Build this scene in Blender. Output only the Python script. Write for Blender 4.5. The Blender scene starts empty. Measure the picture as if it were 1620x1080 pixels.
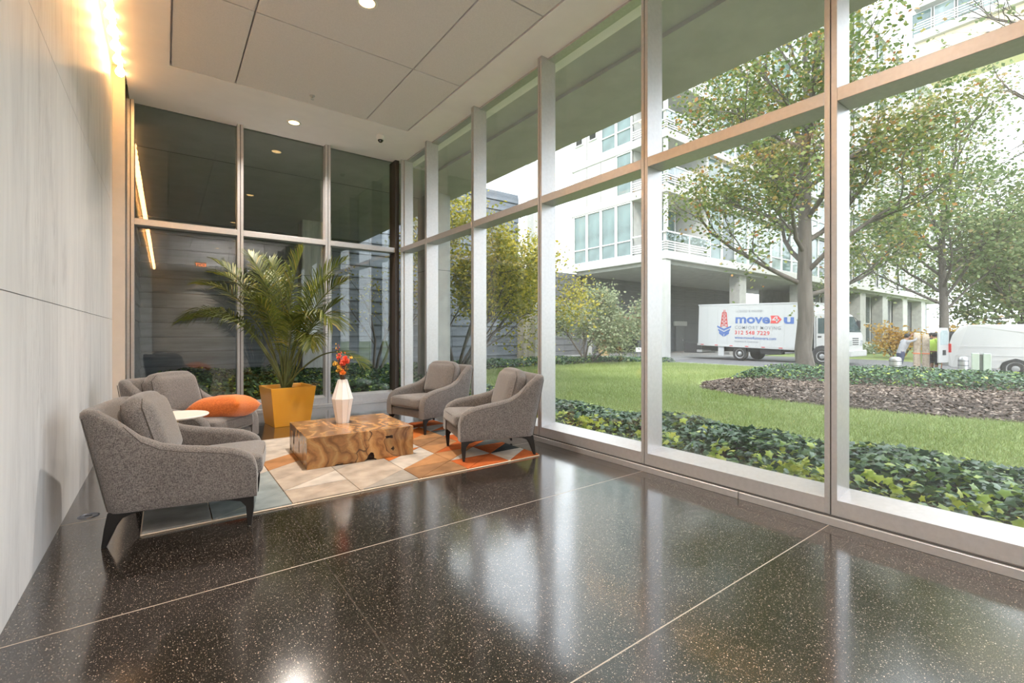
import bpy, bmesh, math, random
import numpy as np
from mathutils import Vector, Matrix

# ------------------------------------------------------------------ camera, world, light, exposure
SC = bpy.context.scene
COL = SC.collection
CAM_H = 1.28
YAW = math.atan2(548, 738)
_cd = bpy.data.cameras.new('camera')
_cd.sensor_width = 36.0
_cd.lens = 738 / 1620 * 36
_cd.shift_y = -12 / 1620
_cd.clip_end = 500
_cam = bpy.data.objects.new('camera', _cd)
COL.objects.link(_cam)
_cam.location = (0, 0, CAM_H)
_cam.rotation_euler = (math.pi / 2, 0, -YAW)
SC.camera = _cam

_w = bpy.data.worlds.new('overcast_sky')
SC.world = _w
_w.use_nodes = True
_bg = _w.node_tree.nodes['Background']
_bg.inputs[0].default_value = (0.87, 0.93, 1.0, 1)
_bg.inputs[1].default_value = 2.4

_sd = bpy.data.lights.new('sun', 'SUN')
_sd.energy = 1.7
_sd.angle = math.radians(12)
_sd.color = (1.0, 0.94, 0.84)
_sun = bpy.data.objects.new('sun', _sd)
COL.objects.link(_sun)
_sun.rotation_euler = (math.radians(52), 0, math.radians(-40))

SC.view_settings.view_transform = 'Standard'
SC.view_settings.look = 'None'
SC.view_settings.exposure = 0.82
SC.view_settings.gamma = 1.0
SC.view_settings.use_curve_mapping = False

RNG = np.random.default_rng(7)
random.seed(7)
R = math.radians

# ------------------------------------------------------------------ helpers
class MB:
    """collects shapes, build() links them as one mesh object"""
    def __init__(s):
        s.v = []; s.f = []; s.m = []; s.cm = 0
    def add(s, vs, fs):
        o = len(s.v)
        s.v += [tuple(p) for p in vs]
        s.f += [tuple(i + o for i in f) for f in fs]
        s.m += [s.cm] * len(fs)
        return s
    def box(s, x0, x1, y0, y1, z0, z1):
        x0, x1 = min(x0, x1), max(x0, x1); y0, y1 = min(y0, y1), max(y0, y1); z0, z1 = min(z0, z1), max(z0, z1)
        return s.add([(x0, y0, z0), (x1, y0, z0), (x1, y1, z0), (x0, y1, z0), (x0, y0, z1), (x1, y0, z1), (x1, y1, z1), (x0, y1, z1)],
              [(0, 3, 2, 1), (4, 5, 6, 7), (0, 1, 5, 4), (1, 2, 6, 5), (2, 3, 7, 6), (3, 0, 4, 7)])
    def obox(s, c, half, rot=None):
        M = rot if rot is not None else Matrix.Identity(3)
        vs = []
        for z in (-1, 1):
            for x, y in ((-1, -1), (1, -1), (1, 1), (-1, 1)):
                p = M @ Vector((x * half[0], y * half[1], z * half[2])) + Vector(c)
                vs.append(p)
        return s.add(vs, [(0, 3, 2, 1), (4, 5, 6, 7), (0, 1, 5, 4), (1, 2, 6, 5), (2, 3, 7, 6), (3, 0, 4, 7)])
    def hexa(s, bottom, top):
        return s.add(list(bottom) + list(top), [(0, 3, 2, 1), (4, 5, 6, 7), (0, 1, 5, 4), (1, 2, 6, 5), (2, 3, 7, 6), (3, 0, 4, 7)])
    def tube(s, pts, rad, n=8, cap=True):
        pts = [Vector(p) for p in pts]
        if not hasattr(rad, '__len__'): rad = [rad] * len(pts)
        vs = []; fs = []
        up = Vector((0, 0, 1))
        prev = None
        for i, p in enumerate(pts):
            a = pts[max(i - 1, 0)]; b = pts[min(i + 1, len(pts) - 1)]
            d = (b - a)
            d = d.normalized() if d.length > 1e-9 else Vector((0, 0, 1))
            if prev is None:
                u = d.cross(up)
                if u.length < 1e-3: u = d.cross(Vector((1, 0, 0)))
            else:
                u = prev - d * prev.dot(d)
                if u.length < 1e-4: u = d.cross(Vector((1, 0, 0)))
            u.normalize(); prev = u
            w = d.cross(u)
            for k in range(n):
                an = 2 * math.pi * k / n
                vs.append(p + (u * math.cos(an) + w * math.sin(an)) * rad[i])
        for i in range(len(pts) - 1):
            for k in range(n):
                k2 = (k + 1) % n
                fs.append((i * n + k, i * n + k2, (i + 1) * n + k2, (i + 1) * n + k))
        if cap:
            fs.append(tuple(range(n))[::-1]); fs.append(tuple(range((len(pts) - 1) * n, len(pts) * n)))
        return s.add(vs, fs)
    def lathe(s, prof, n=24, c=(0, 0, 0), rot=0.0, cap=True):
        vs = []; fs = []
        for r, z in prof:
            for k in range(n):
                a = 2 * math.pi * k / n + rot
                vs.append((c[0] + r * math.cos(a), c[1] + r * math.sin(a), c[2] + z))
        for i in range(len(prof) - 1):
            for k in range(n):
                k2 = (k + 1) % n
                fs.append((i * n + k, i * n + k2, (i + 1) * n + k2, (i + 1) * n + k))
        if cap:
            fs.append(tuple(range(n))[::-1]); fs.append(tuple(range((len(prof) - 1) * n, len(prof) * n)))
        return s.add(vs, fs)
    def prism(s, poly, axis, a, b):
        n = len(poly)
        def P(p, t):
            if axis == 'x': return (t, p[0], p[1])
            if axis == 'y': return (p[0], t, p[1])
            return (p[0], p[1], t)
        vs = [P(p, a) for p in poly] + [P(p, b) for p in poly]
        fs = [tuple(range(n))[::-1], tuple(range(n, 2 * n))]
        for i in range(n):
            j = (i + 1) % n
            fs.append((i, j, n + j, n + i))
        return s.add(vs, fs)
    def sphere(s, c, r, nu=12, nv=8, sc=(1, 1, 1)):
        vs = [(c[0], c[1], c[2] - r * sc[2])]
        for j in range(1, nv):
            t = math.pi * j / nv - math.pi / 2
            for i in range(nu):
                a = 2 * math.pi * i / nu
                vs.append((c[0] + r * sc[0] * math.cos(t) * math.cos(a), c[1] + r * sc[1] * math.cos(t) * math.sin(a), c[2] + r * sc[2] * math.sin(t)))
        vs.append((c[0], c[1], c[2] + r * sc[2]))
        fs = [(0, 1 + (i + 1) % nu, 1 + i) for i in range(nu)]
        for j in range(nv - 2):
            for i in range(nu):
                a = 1 + j * nu + i; b = 1 + j * nu + (i + 1) % nu
                fs.append((a, b, b + nu, a + nu))
        o = 1 + (nv - 2) * nu
        fs += [(o + i, o + (i + 1) % nu, len(vs) - 1) for i in range(nu)]
        return s.add(vs, fs)
    def mesh(s, name, mat=None, smooth=False, bevel=0, seg=2, angle=30):
        me = bpy.data.meshes.new(name)
        me.from_pydata(s.v, [], s.f)
        mats = mat if isinstance(mat, (list, tuple)) else [mat]
        for m in mats:
            if m: me.materials.append(m)
        if len(mats) > 1: me.polygons.foreach_set('material_index', s.m)
        bm = bmesh.new(); bm.from_mesh(me)
        bmesh.ops.recalc_face_normals(bm, faces=bm.faces)
        if bevel:
            es = [e for e in bm.edges if len(e.link_faces) == 2 and e.calc_face_angle(0) > R(angle)]
            bmesh.ops.bevel(bm, geom=es, offset=bevel, segments=seg, profile=0.5, affect='EDGES', clamp_overlap=True)
        bm.to_mesh(me); bm.free()
        if smooth:
            me.polygons.foreach_set('use_smooth', [True] * len(me.polygons))
            if smooth != 'all':
                me.set_sharp_from_angle(angle=R(smooth if smooth is not True else 40))
        return me
    def build(s, name, mat, parent=None, **k):
        return link(name, s.mesh(name, mat, **k), parent)

def link(name, me, parent=None, loc=None, rot=None):
    o = bpy.data.objects.new(name, me)
    COL.objects.link(o)
    if parent is not None: o.parent = parent
    if loc is not None: o.location = loc
    if rot is not None: o.rotation_euler = rot
    return o
def tag(o, label=None, cat=None, group=None, kind=None):
    if label: o['label'] = label
    if cat: o['category'] = cat
    if group: o['group'] = group
    if kind: o['kind'] = kind
    return o
def thing(name, label, cat, loc=(0, 0, 0), rz=0, group=None):
    o = bpy.data.objects.new(name, None)
    COL.objects.link(o)
    o.empty_display_size = 0.1
    o.location = loc; o.rotation_euler = (0, 0, rz)
    return tag(o, label, cat, group)
def struct(name, loc=(0, 0, 0), label=None):
    o = bpy.data.objects.new(name, None); COL.objects.link(o); o.location = loc
    return tag(o, label, None, None, 'structure')
def copy_tree(o, parent=None):
    c = o.copy(); COL.objects.link(c); c.parent = parent
    for ch in o.children: copy_tree(ch, c)
    return c
def bx(name, b, mat, parent=None, bevel=0, **k):
    return MB().box(*b).build(name, mat, parent, bevel=bevel, **k)

def np_mesh(name, V, F, mat, rnd=None, smooth=False):
    """V (n,3), F (m,k) arrays; rnd per face float"""
    me = bpy.data.meshes.new(name)
    V = np.ascontiguousarray(V, dtype=np.float32); F = np.ascontiguousarray(F, dtype=np.int32)
    m, k = F.shape
    me.vertices.add(len(V)); me.vertices.foreach_set('co', V.ravel())
    me.loops.add(m * k); me.loops.foreach_set('vertex_index', F.ravel())
    me.polygons.add(m)
    me.polygons.foreach_set('loop_start', np.arange(0, m * k, k, dtype=np.int32))
    if rnd is not None:
        a = me.attributes.new('rnd', 'FLOAT', 'FACE')
        a.data.foreach_set('value', np.ascontiguousarray(rnd, dtype=np.float32))
    if smooth: me.polygons.foreach_set('use_smooth', np.ones(m, dtype=bool))
    me.update(calc_edges=True)
    if mat: me.materials.append(mat)
    return me
def rot_from(yaw, pitch, roll):
    """arrays -> (n,3,3): Rz(yaw) Ry(pitch) Rx(roll)"""
    cy, sy, cp, sp, cr, sr = np.cos(yaw), np.sin(yaw), np.cos(pitch), np.sin(pitch), np.cos(roll), np.sin(roll)
    M = np.empty((len(yaw), 3, 3))
    M[:, 0, 0] = cy * cp; M[:, 0, 1] = cy * sp * sr - sy * cr; M[:, 0, 2] = cy * sp * cr + sy * sr
    M[:, 1, 0] = sy * cp; M[:, 1, 1] = sy * sp * sr + cy * cr; M[:, 1, 2] = sy * sp * cr - cy * sr
    M[:, 2, 0] = -sp; M[:, 2, 1] = cp * sr; M[:, 2, 2] = cp * cr
    return M
def scatter(name, TV, TF, P, M, S, mat, rnd=None):
    TV = np.asarray(TV, float); TF = np.asarray(TF, int)
    n = len(P); k = len(TV)
    V = np.einsum('nij,kj->nki', M, TV) * np.asarray(S)[:, None, None] + np.asarray(P)[:, None, :]
    F = (TF[None] + (np.arange(n) * k)[:, None, None]).reshape(-1, TF.shape[1])
    if rnd is None: rnd = RNG.random(n)
    return np_mesh(name, V.reshape(-1, 3), F, mat, np.repeat(rnd, len(TF)))
def applied(o, drop=True):
    """mesh with modifiers applied; removes the source object"""
    dg = bpy.context.evaluated_depsgraph_get(); dg.update()
    me = bpy.data.meshes.new_from_object(o.evaluated_get(dg))
    if drop: bpy.data.objects.remove(o)
    return me

# ------------------------------------------------------------------ materials
def new_mat(name):
    m = bpy.data.materials.new(name); m.use_nodes = True
    nt = m.node_tree
    return m, nt, nt.nodes['Principled BSDF']
def L(nt, a, b): nt.links.new(a, b)
def nd(nt, t, **k):
    n = nt.nodes.new(t)
    for a, b in k.items(): setattr(n, a, b)
    return n
def ramp(nt, fac, stops, interp='LINEAR'):
    r = nd(nt, 'ShaderNodeValToRGB'); r.color_ramp.interpolation = interp
    e = r.color_ramp.elements
    while len(e) < len(stops): e.new(0.5)
    for i, (p, c) in enumerate(stops):
        e[i].position = p; e[i].color = (*c, 1) if len(c) == 3 else c
    L(nt, fac, r.inputs[0]); return r.outputs[0]
def coords(nt, scale=(1, 1, 1), kind='Object', rot=(0, 0, 0)):
    t = nd(nt, 'ShaderNodeTexCoord'); mp = nd(nt, 'ShaderNodeMapping')
    mp.inputs['Scale'].default_value = scale; mp.inputs['Rotation'].default_value = rot
    L(nt, t.outputs[kind], mp.inputs[0]); return mp.outputs[0]
def noise(nt, vec, scale, detail=4, rough=0.5, dist=0.0):
    n = nd(nt, 'ShaderNodeTexNoise'); n.inputs['Scale'].default_value = scale; n.inputs['Detail'].default_value = detail
    n.inputs['Roughness'].default_value = rough; n.inputs['Distortion'].default_value = dist
    if vec is not None: L(nt, vec, n.inputs['Vector'])
    return n.outputs['Fac']
def bump(nt, p, h, strength=0.2, dist=0.01):
    b = nd(nt, 'ShaderNodeBump'); b.inputs['Strength'].default_value = strength; b.inputs['Distance'].default_value = dist
    L(nt, h, b.inputs['Height']); L(nt, b.outputs[0], p.inputs['Normal'])
def mixc(nt, fac, a, b, mode='MIX'):
    m = nd(nt, 'ShaderNodeMix', data_type='RGBA', blend_type=mode)
    for sock, v in ((m.inputs[0], fac), (m.inputs[6], a), (m.inputs[7], b)):
        if isinstance(v, (int, float)): sock.default_value = v
        elif isinstance(v, tuple): sock.default_value = (*v, 1) if len(v) == 3 else v
        else: L(nt, v, sock)
    return m.outputs[2]
def plain(name, col, rough=0.5, metal=0.0, var=0.08, nscale=8, bumps=0, bscale=60, coat=0, spec=0.5):
    m, nt, p = new_mat(name)
    v = coords(nt)
    n = noise(nt, v, nscale)
    lo = tuple(c * (1 - var) for c in col); hi = tuple(min(1, c * (1 + var)) for c in col)
    L(nt, ramp(nt, n, [(0.3, lo), (0.7, hi)]), p.inputs['Base Color'])
    p.inputs['Roughness'].default_value = rough; p.inputs['Metallic'].default_value = metal
    p.inputs['Specular IOR Level'].default_value = spec
    if coat: p.inputs['Coat Weight'].default_value = coat; p.inputs['Coat Roughness'].default_value = 0.08
    if bumps: bump(nt, p, noise(nt, v, bscale, 3), bumps, 0.01)
    return m
def leafmat(name, stops, rough=0.45, trans=0.25):
    m, nt, p = new_mat(name)
    a = nd(nt, 'ShaderNodeAttribute'); a.attribute_name = 'rnd'
    c = ramp(nt, a.outputs['Fac'], stops)
    L(nt, c, p.inputs['Base Color']); p.inputs['Roughness'].default_value = rough
    if trans:
        t = nd(nt, 'ShaderNodeBsdfTranslucent'); L(nt, c, t.inputs[0])
        mx = nd(nt, 'ShaderNodeMixShader'); mx.inputs[0].default_value = trans
        L(nt, p.outputs[0], mx.inputs[1]); L(nt, t.outputs[0], mx.inputs[2])
        L(nt, mx.outputs[0], nt.nodes['Material Output'].inputs[0])
    return m
def glassmat(name, tint, refl=1.0, rough=0.0, glosscol=(1, 1, 1), veil=0.0):
    m, nt, p = new_mat(name); nt.nodes.remove(p)
    t = nd(nt, 'ShaderNodeBsdfTransparent'); t.inputs[0].default_value = (*tint, 1)
    g = nd(nt, 'ShaderNodeBsdfGlossy'); g.inputs['Roughness'].default_value = rough; g.inputs[0].default_value = (*glosscol, 1)
    lw = nd(nt, 'ShaderNodeLayerWeight'); lw.inputs[0].default_value = 0.5
    pw = nd(nt, 'ShaderNodeMath', operation='POWER'); pw.inputs[1].default_value = 5; L(nt, lw.outputs['Facing'], pw.inputs[0])
    ma = nd(nt, 'ShaderNodeMath', operation='MULTIPLY_ADD'); ma.inputs[1].default_value = 0.9 * refl; ma.inputs[2].default_value = 0.04 * refl
    L(nt, pw.outputs[0], ma.inputs[0])
    mx = nd(nt, 'ShaderNodeMixShader'); L(nt, ma.outputs[0], mx.inputs[0]); L(nt, t.outputs[0], mx.inputs[1]); L(nt, g.outputs[0], mx.inputs[2])
    res = mx
    if veil:   # pale translucent mix imitating a haze over the view outside
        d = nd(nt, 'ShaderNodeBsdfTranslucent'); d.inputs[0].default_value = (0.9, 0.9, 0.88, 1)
        res = nd(nt, 'ShaderNodeMixShader'); res.inputs[0].default_value = veil; L(nt, mx.outputs[0], res.inputs[1]); L(nt, d.outputs[0], res.inputs[2])
    L(nt, res.outputs[0], nt.nodes['Material Output'].inputs[0])
    return m
def emit(name, col, strength):
    m, nt, p = new_mat(name)
    p.inputs['Base Color'].default_value = (*col, 1)
    p.inputs['Emission Color'].default_value = (*col, 1); p.inputs['Emission Strength'].default_value = strength
    return m

def mat_terrazzo():
    m, nt, p = new_mat('terrazzo')
    v = coords(nt)
    base = ramp(nt, noise(nt, v, 1.7, 5, 0.6), [(0.3, (0.010, 0.0075, 0.006)), (0.7, (0.022, 0.017, 0.014))])
    col = base
    for sc, th, c1, c2 in ((70, 0.15, (0.26, 0.19, 0.14), (0.55, 0.48, 0.41)), (120, 0.20, (0.22, 0.16, 0.12), (0.46, 0.40, 0.34)), (230, 0.28, (0.10, 0.08, 0.068), (0.24, 0.21, 0.18))):
        vo = nd(nt, 'ShaderNodeTexVoronoi'); vo.inputs['Scale'].default_value = sc; L(nt, v, vo.inputs['Vector'])
        chip = ramp(nt, vo.outputs['Distance'], [(0.0, (1, 1, 1)), (th, (1, 1, 1)), (th + 0.05, (0, 0, 0))])
        sep = nd(nt, 'ShaderNodeSeparateColor'); L(nt, vo.outputs['Color'], sep.inputs[0])
        gate = nd(nt, 'ShaderNodeMath', operation='GREATER_THAN'); gate.inputs[1].default_value = 0.62; L(nt, sep.outputs[0], gate.inputs[0])
        f = nd(nt, 'ShaderNodeMath', operation='MULTIPLY'); L(nt, chip, f.inputs[0]); L(nt, gate.outputs[0], f.inputs[1])
        cc = ramp(nt, sep.outputs[1], [(0, c1), (1, c2)])
        col = mixc(nt, f.outputs[0], col, cc)
    L(nt, col, p.inputs['Base Color'])
    r = ramp(nt, noise(nt, v, 2.3, 6, 0.65), [(0.3, (0.085,) * 3), (0.75, (0.20,) * 3)])
    L(nt, r, p.inputs['Roughness'])
    p.inputs['IOR'].default_value = 1.75; p.inputs['Coat Weight'].default_value = 0.7; p.inputs['Coat Roughness'].default_value = 0.14
    bump(nt, p, noise(nt, v, 9, 6, 0.7), 0.03, 0.01)
    return m
def mat_marble():
    m, nt, p = new_mat('white_marble')
    v = coords(nt, (1.1, 1.1, 0.16))
    n1 = noise(nt, v, 4.5, 8, 0.62, 0.9)
    c = ramp(nt, n1, [(0.28, (0.50, 0.50, 0.51)), (0.42, (0.68, 0.68, 0.69)), (0.6, (0.76, 0.76, 0.765)), (0.8, (0.81, 0.81, 0.81))])
    v2 = coords(nt, (2.0, 2.0, 0.12), rot=(0.12, 0.05, 0))
    n2 = noise(nt, v2, 6, 10, 0.7, 1.6)
    vein = ramp(nt, n2, [(0.46, (0, 0, 0)), (0.5, (1, 1, 1)), (0.54, (0, 0, 0))])
    n3 = noise(nt, v, 1.6, 3, 0.5)
    g = ramp(nt, n3, [(0.45, (0, 0, 0)), (0.7, (0.55, 0.55, 0.55))])
    f = nd(nt, 'ShaderNodeMath', operation='MULTIPLY'); L(nt, vein, f.inputs[0]); L(nt, g, f.inputs[1])
    L(nt, mixc(nt, f.outputs[0], c, (0.36, 0.355, 0.36)), p.inputs['Base Color'])
    p.inputs['Roughness'].default_value = 0.36; p.inputs['Specular IOR Level'].default_value = 0.3
    return m
def mat_fabric(name, a, b, sc=300):
    m, nt, p = new_mat(name)
    v = coords(nt)
    vx = coords(nt, (0.35, 1, 1)); vz = coords(nt, (1, 1, 0.35))
    n1 = noise(nt, vx, sc, 2, 0.7); n2 = noise(nt, vz, sc, 2, 0.7)
    mx = nd(nt, 'ShaderNodeMath', operation='ADD'); L(nt, n1, mx.inputs[0]); L(nt, n2, mx.inputs[1])
    hf = nd(nt, 'ShaderNodeMath', operation='MULTIPLY'); hf.inputs[1].default_value = 0.5; L(nt, mx.outputs[0], hf.inputs[0])
    c = ramp(nt, hf.outputs[0], [(0.40, a), (0.60, b)])
    big = ramp(nt, noise(nt, v, 3, 3), [(0.3, (0.92,) * 3), (0.7, (1.05,) * 3)])
    L(nt, mixc(nt, 1.0, c, big, 'MULTIPLY'), p.inputs['Base Color'])
    p.inputs['Roughness'].default_value = 0.92; p.inputs['Sheen Weight'].default_value = 0.3; p.inputs['Specular IOR Level'].default_value = 0.2
    bump(nt, p, hf.outputs[0], 0.35, 0.004)
    return m
def mat_teak():
    m, nt, p = new_mat('teak_root')
    v = coords(nt)
    n0 = noise(nt, v, 2.2, 3, 0.5, 1.2)
    sc = nd(nt, 'ShaderNodeVectorMath', operation='SCALE')
    tx = nd(nt, 'ShaderNodeTexNoise'); tx.inputs['Scale'].default_value = 2.6; tx.inputs['Detail'].default_value = 2; L(nt, v, tx.inputs['Vector'])
    L(nt, tx.outputs['Color'], sc.inputs[0]); sc.inputs['Scale'].default_value = 0.75
    ad = nd(nt, 'ShaderNodeVectorMath', operation='ADD'); L(nt, v, ad.inputs[0]); L(nt, sc.outputs[0], ad.inputs[1])
    wv = nd(nt, 'ShaderNodeTexWave'); wv.inputs['Scale'].default_value = 2.1; wv.inputs['Distortion'].default_value = 7; wv.inputs['Detail'].default_value = 5
    L(nt, ad.outputs[0], wv.inputs['Vector'])
    c = ramp(nt, wv.outputs['Fac'], [(0.0, (0.20, 0.088, 0.027)), (0.12, (0.285, 0.133, 0.042)), (0.7, (0.34, 0.17, 0.058)), (1.0, (0.40, 0.225, 0.085))])
    vo = nd(nt, 'ShaderNodeTexVoronoi', feature='DISTANCE_TO_EDGE'); vo.inputs['Scale'].default_value = 3.0; L(nt, ad.outputs[0], vo.inputs['Vector'])
    crack = ramp(nt, vo.outputs['Distance'], [(0.0, (1, 1, 1)), (0.010, (0.7,) * 3), (0.022, (0, 0, 0))])
    vc = nd(nt, 'ShaderNodeTexVoronoi'); vc.inputs['Scale'].default_value = 3.0; L(nt, ad.outputs[0], vc.inputs['Vector'])
    sp = nd(nt, 'ShaderNodeSeparateColor'); L(nt, vc.outputs['Color'], sp.inputs[0])
    tone = ramp(nt, sp.outputs[0], [(0, (0.72,) * 3), (1, (1.25,) * 3)])
    c = mixc(nt, 1.0, c, tone, 'MULTIPLY')
    gv = coords(nt, (1, 1, 1)); gn = noise(nt, ad.outputs[0], 14, 8, 0.7, 1.5)
    c = mixc(nt, 1.0, c, ramp(nt, gn, [(0.3, (0.62,) * 3), (0.5, (1.0,) * 3), (0.75, (1.28,) * 3)]), 'MULTIPLY')
    f = ramp(nt, n0, [(0.53, (0, 0, 0)), (0.60, (1, 1, 1))])
    fm = nd(nt, 'ShaderNodeMath', operation='MULTIPLY'); L(nt, crack, fm.inputs[0]); L(nt, f, fm.inputs[1])
    L(nt, mixc(nt, fm.outputs[0], c, (0.05, 0.022, 0.01)), p.inputs['Base Color'])
    p.inputs['Roughness'].default_value = 0.26; p.inputs['Coat Weight'].default_value = 0.35; p.inputs['Coat Roughness'].default_value = 0.15
    return m
def mat_siding(name, lo, hi):
    m, nt, p = new_mat(name)
    v = coords(nt, (0.35, 0.35, 3))
    L(nt, ramp(nt, noise(nt, v, 2.2, 5, 0.6), [(0.3, lo), (0.7, hi)]), p.inputs['Base Color'])
    p.inputs['Roughness'].default_value = 0.42; p.inputs['Metallic'].default_value = 0.25
    return m
def mat_concrete(name, lo, hi, boards=False):
    m, nt, p = new_mat(name)
    v = coords(nt, (1, 1, 0.12 if boards else 1))
    n = noise(nt, v, 7 if boards else 2.2, 8, 0.65)
    L(nt, ramp(nt, n, [(0.3, lo), (0.7, hi)]), p.inputs['Base Color'])
    p.inputs['Roughness'].default_value = 0.85
    bump(nt, p, n, 0.25, 0.01)
    return m
def mat_ground(name, lo, hi, sc, bs=0.4):
    m, nt, p = new_mat(name)
    v = coords(nt)
    n = noise(nt, v, sc, 6, 0.7)
    L(nt, ramp(nt, n, [(0.3, lo), (0.7, hi)]), p.inputs['Base Color'])
    p.inputs['Roughness'].default_value = 0.95; p.inputs['Specular IOR Level'].default_value = 0.2
    bump(nt, p, n, bs, 0.03)
    return m

TERRAZZO = mat_terrazzo(); MARBLE = mat_marble(); TEAK = mat_teak()
FABRIC = mat_fabric('grey_tweed', (0.060, 0.055, 0.053), (0.225, 0.207, 0.198))
ORANGE_CLOTH = mat_fabric('orange_linen', (0.50, 0.11, 0.018), (0.72, 0.20, 0.04), 160)
ALU = plain('brushed_aluminium', (0.50, 0.50, 0.51), 0.38, 0.55, 0.05, 30)
ALU_DARK = plain('groove_dark', (0.05, 0.05, 0.05), 0.6)
BRONZE = plain('dark_bronze', (0.06, 0.05, 0.045), 0.45, 0.3)
BLACKMETAL = plain('black_metal', (0.010, 0.0095, 0.0095), 0.45, 0.2)
PLASTER = plain('white_plaster', (0.90, 0.845, 0.855), 0.9, 0, 0.02, 4)
TILE = plain('ceiling_tile_grey', (0.77, 0.72, 0.725), 0.95, 0, 0.05, 90, 0.3, 260)
BEIGE = plain('beige_panel', (0.66, 0.60, 0.53), 0.7, 0, 0.03)
STRIP = plain('divider_strip', (0.50, 0.44, 0.38), 0.35, 0.5, 0.05)
BRASS = plain('brass', (0.62, 0.50, 0.27), 0.25, 1.0, 0.05)
WHITE_TOP = plain('white_lacquer', (0.82, 0.76, 0.70), 0.25, 0, 0.02)
CERAMIC = plain('white_ceramic', (0.84, 0.81, 0.79), 0.22, 0, 0.02, coat=0.3)
MUSTARD = plain('mustard_paint', (0.72, 0.33, 0.025), 0.35, 0, 0.04, 3, coat=0.3)
SOIL = mat_ground('soil', (0.02, 0.014, 0.01), (0.06, 0.042, 0.03), 14)
GLASS = glassmat('window_glass', (0.974, 0.982, 0.975), 1.0, veil=0.012)
GLASS_B = glassmat('rear_window_glass', (0.93, 0.955, 0.94), 1.25)
CONCRETE = mat_concrete('grey_concrete', (0.30, 0.30, 0.29), (0.44, 0.44, 0.42))
CONC_BOARD = mat_concrete('board_marked_concrete', (0.33, 0.34, 0.33), (0.58, 0.58, 0.56), True)
CONC_WARM = mat_concrete('weathered_concrete', (0.22, 0.20, 0.16), (0.36, 0.33, 0.27), True)
SOFFIT = mat_concrete('soffit_concrete', (0.42, 0.40, 0.42), (0.51, 0.49, 0.51))
SIDING = mat_siding('blue_grey_siding', (0.085, 0.098, 0.118), (0.19, 0.21, 0.24))
SIDING_D = mat_siding('dark_grey_siding', (0.10, 0.105, 0.115), (0.19, 0.195, 0.205))
WHITE_CONC = plain('white_painted_concrete', (0.47, 0.465, 0.45), 0.8, 0, 0.05, 3)
CREAM = plain('cream_render', (0.80, 0.70, 0.52), 0.85, 0, 0.04)
WHITEMETAL = plain('white_painted_metal', (0.68, 0.68, 0.68), 0.4, 0, 0.03)
BARK = mat_concrete('grey_bark', (0.065, 0.055, 0.048), (0.17, 0.15, 0.132), True)
ASPHALT = mat_ground('asphalt', (0.13, 0.13, 0.135), (0.22, 0.22, 0.225), 60, 0.1)
LAWN_G = mat_ground('lawn_ground', (0.20, 0.27, 0.085), (0.30, 0.37, 0.14), 1.6, 0.1)
MULCH_G = mat_ground('mulch_ground', (0.045, 0.033, 0.027), (0.15, 0.115, 0.095), 30)
# ------------------------------------------------------------------ room shell
XL, XF, XG = -0.565, 3.60, 3.81          # marble face, mullion face, glass line (right)
YB, YBG = 8.50, 8.66                     # rear mullion face, rear glass line
YN = -13.0                               # far end of the lobby behind the camera
ZC = 4.60
MULL = [1.245 + 1.525 * i for i in range(-9, 5)]

# floor: terrazzo fields between pale divider strips
floor = bx('floor', (-0.9, 3.9, YN, 8.75, -0.30, -0.022), ALU_DARK)
tag(floor, 'dark polished terrazzo floor of the lobby', kind='structure')
_ys = [YN] + [m for m in MULL] + [8.72]
_xs = [-0.9, 0.72, 3.75]
for i in range(len(_ys) - 1):
    for j in range(2):
        a = 0.003
        bx('terrazzo_panel', (_xs[j] + (a if j else 0), _xs[j + 1] - (a if j == 0 else 0), _ys[i] + a, _ys[i + 1] - a, -0.022, 0.0), TERRAZZO, floor)
for y in MULL:
    bx('divider_strip', (-0.85, 3.74, y - 0.003, y + 0.003, -0.02, 0.0003), STRIP, floor)
bx('divider_strip', (0.72 - 0.003, 0.72 + 0.003, YN, 8.7, -0.02, 0.0002), plain('dull_divider', (0.05, 0.042, 0.035), 0.2), floor)

# left marble wall
wl = bx('wall_left', (-0.9, XL - 0.032, YN, 8.09, 0, 5.1), ALU_DARK)
tag(wl, 'tall wall of white marble slabs with grey veins', kind='structure')
_zs = [0.0, 1.47, 2.99, 4.51, 5.1]
_py = [8.09 - 2.62 * i for i in range(9)]
_py[-1] = YN
for k in range(4):
    for i in range(8):
        g = 0.0007
        z0 = _zs[k] + (0.0022 if k else 0); z1 = _zs[k + 1] - 0.0022
        bx('marble_slab', (XL - 0.03, XL, _py[i + 1] + g, _py[i] - g, z0, z1), MARBLE, wl, bevel=0.001, seg=1)
# jamb between marble and the rear glazing
tr = bx('trim_1', (-0.9, -0.435, 8.095, 8.115, 0, 5.1), BEIGE)
tag(tr, 'beige metal jamb panel between marble wall and rear glazing', kind='structure')
tr2 = bx('trim_2', (-0.9, -0.60, 8.115, 8.75, 0, 5.1), BEIGE); tag(tr2, kind='structure')
# end wall of the lobby behind the camera
we = MB().box(-0.9, 4.0, YN - 0.2, YN, 0, 5.1).build('wall_rear', plain('rear_wall_paint', (0.55, 0.52, 0.48), 0.8)); tag(we, kind='structure')

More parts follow.
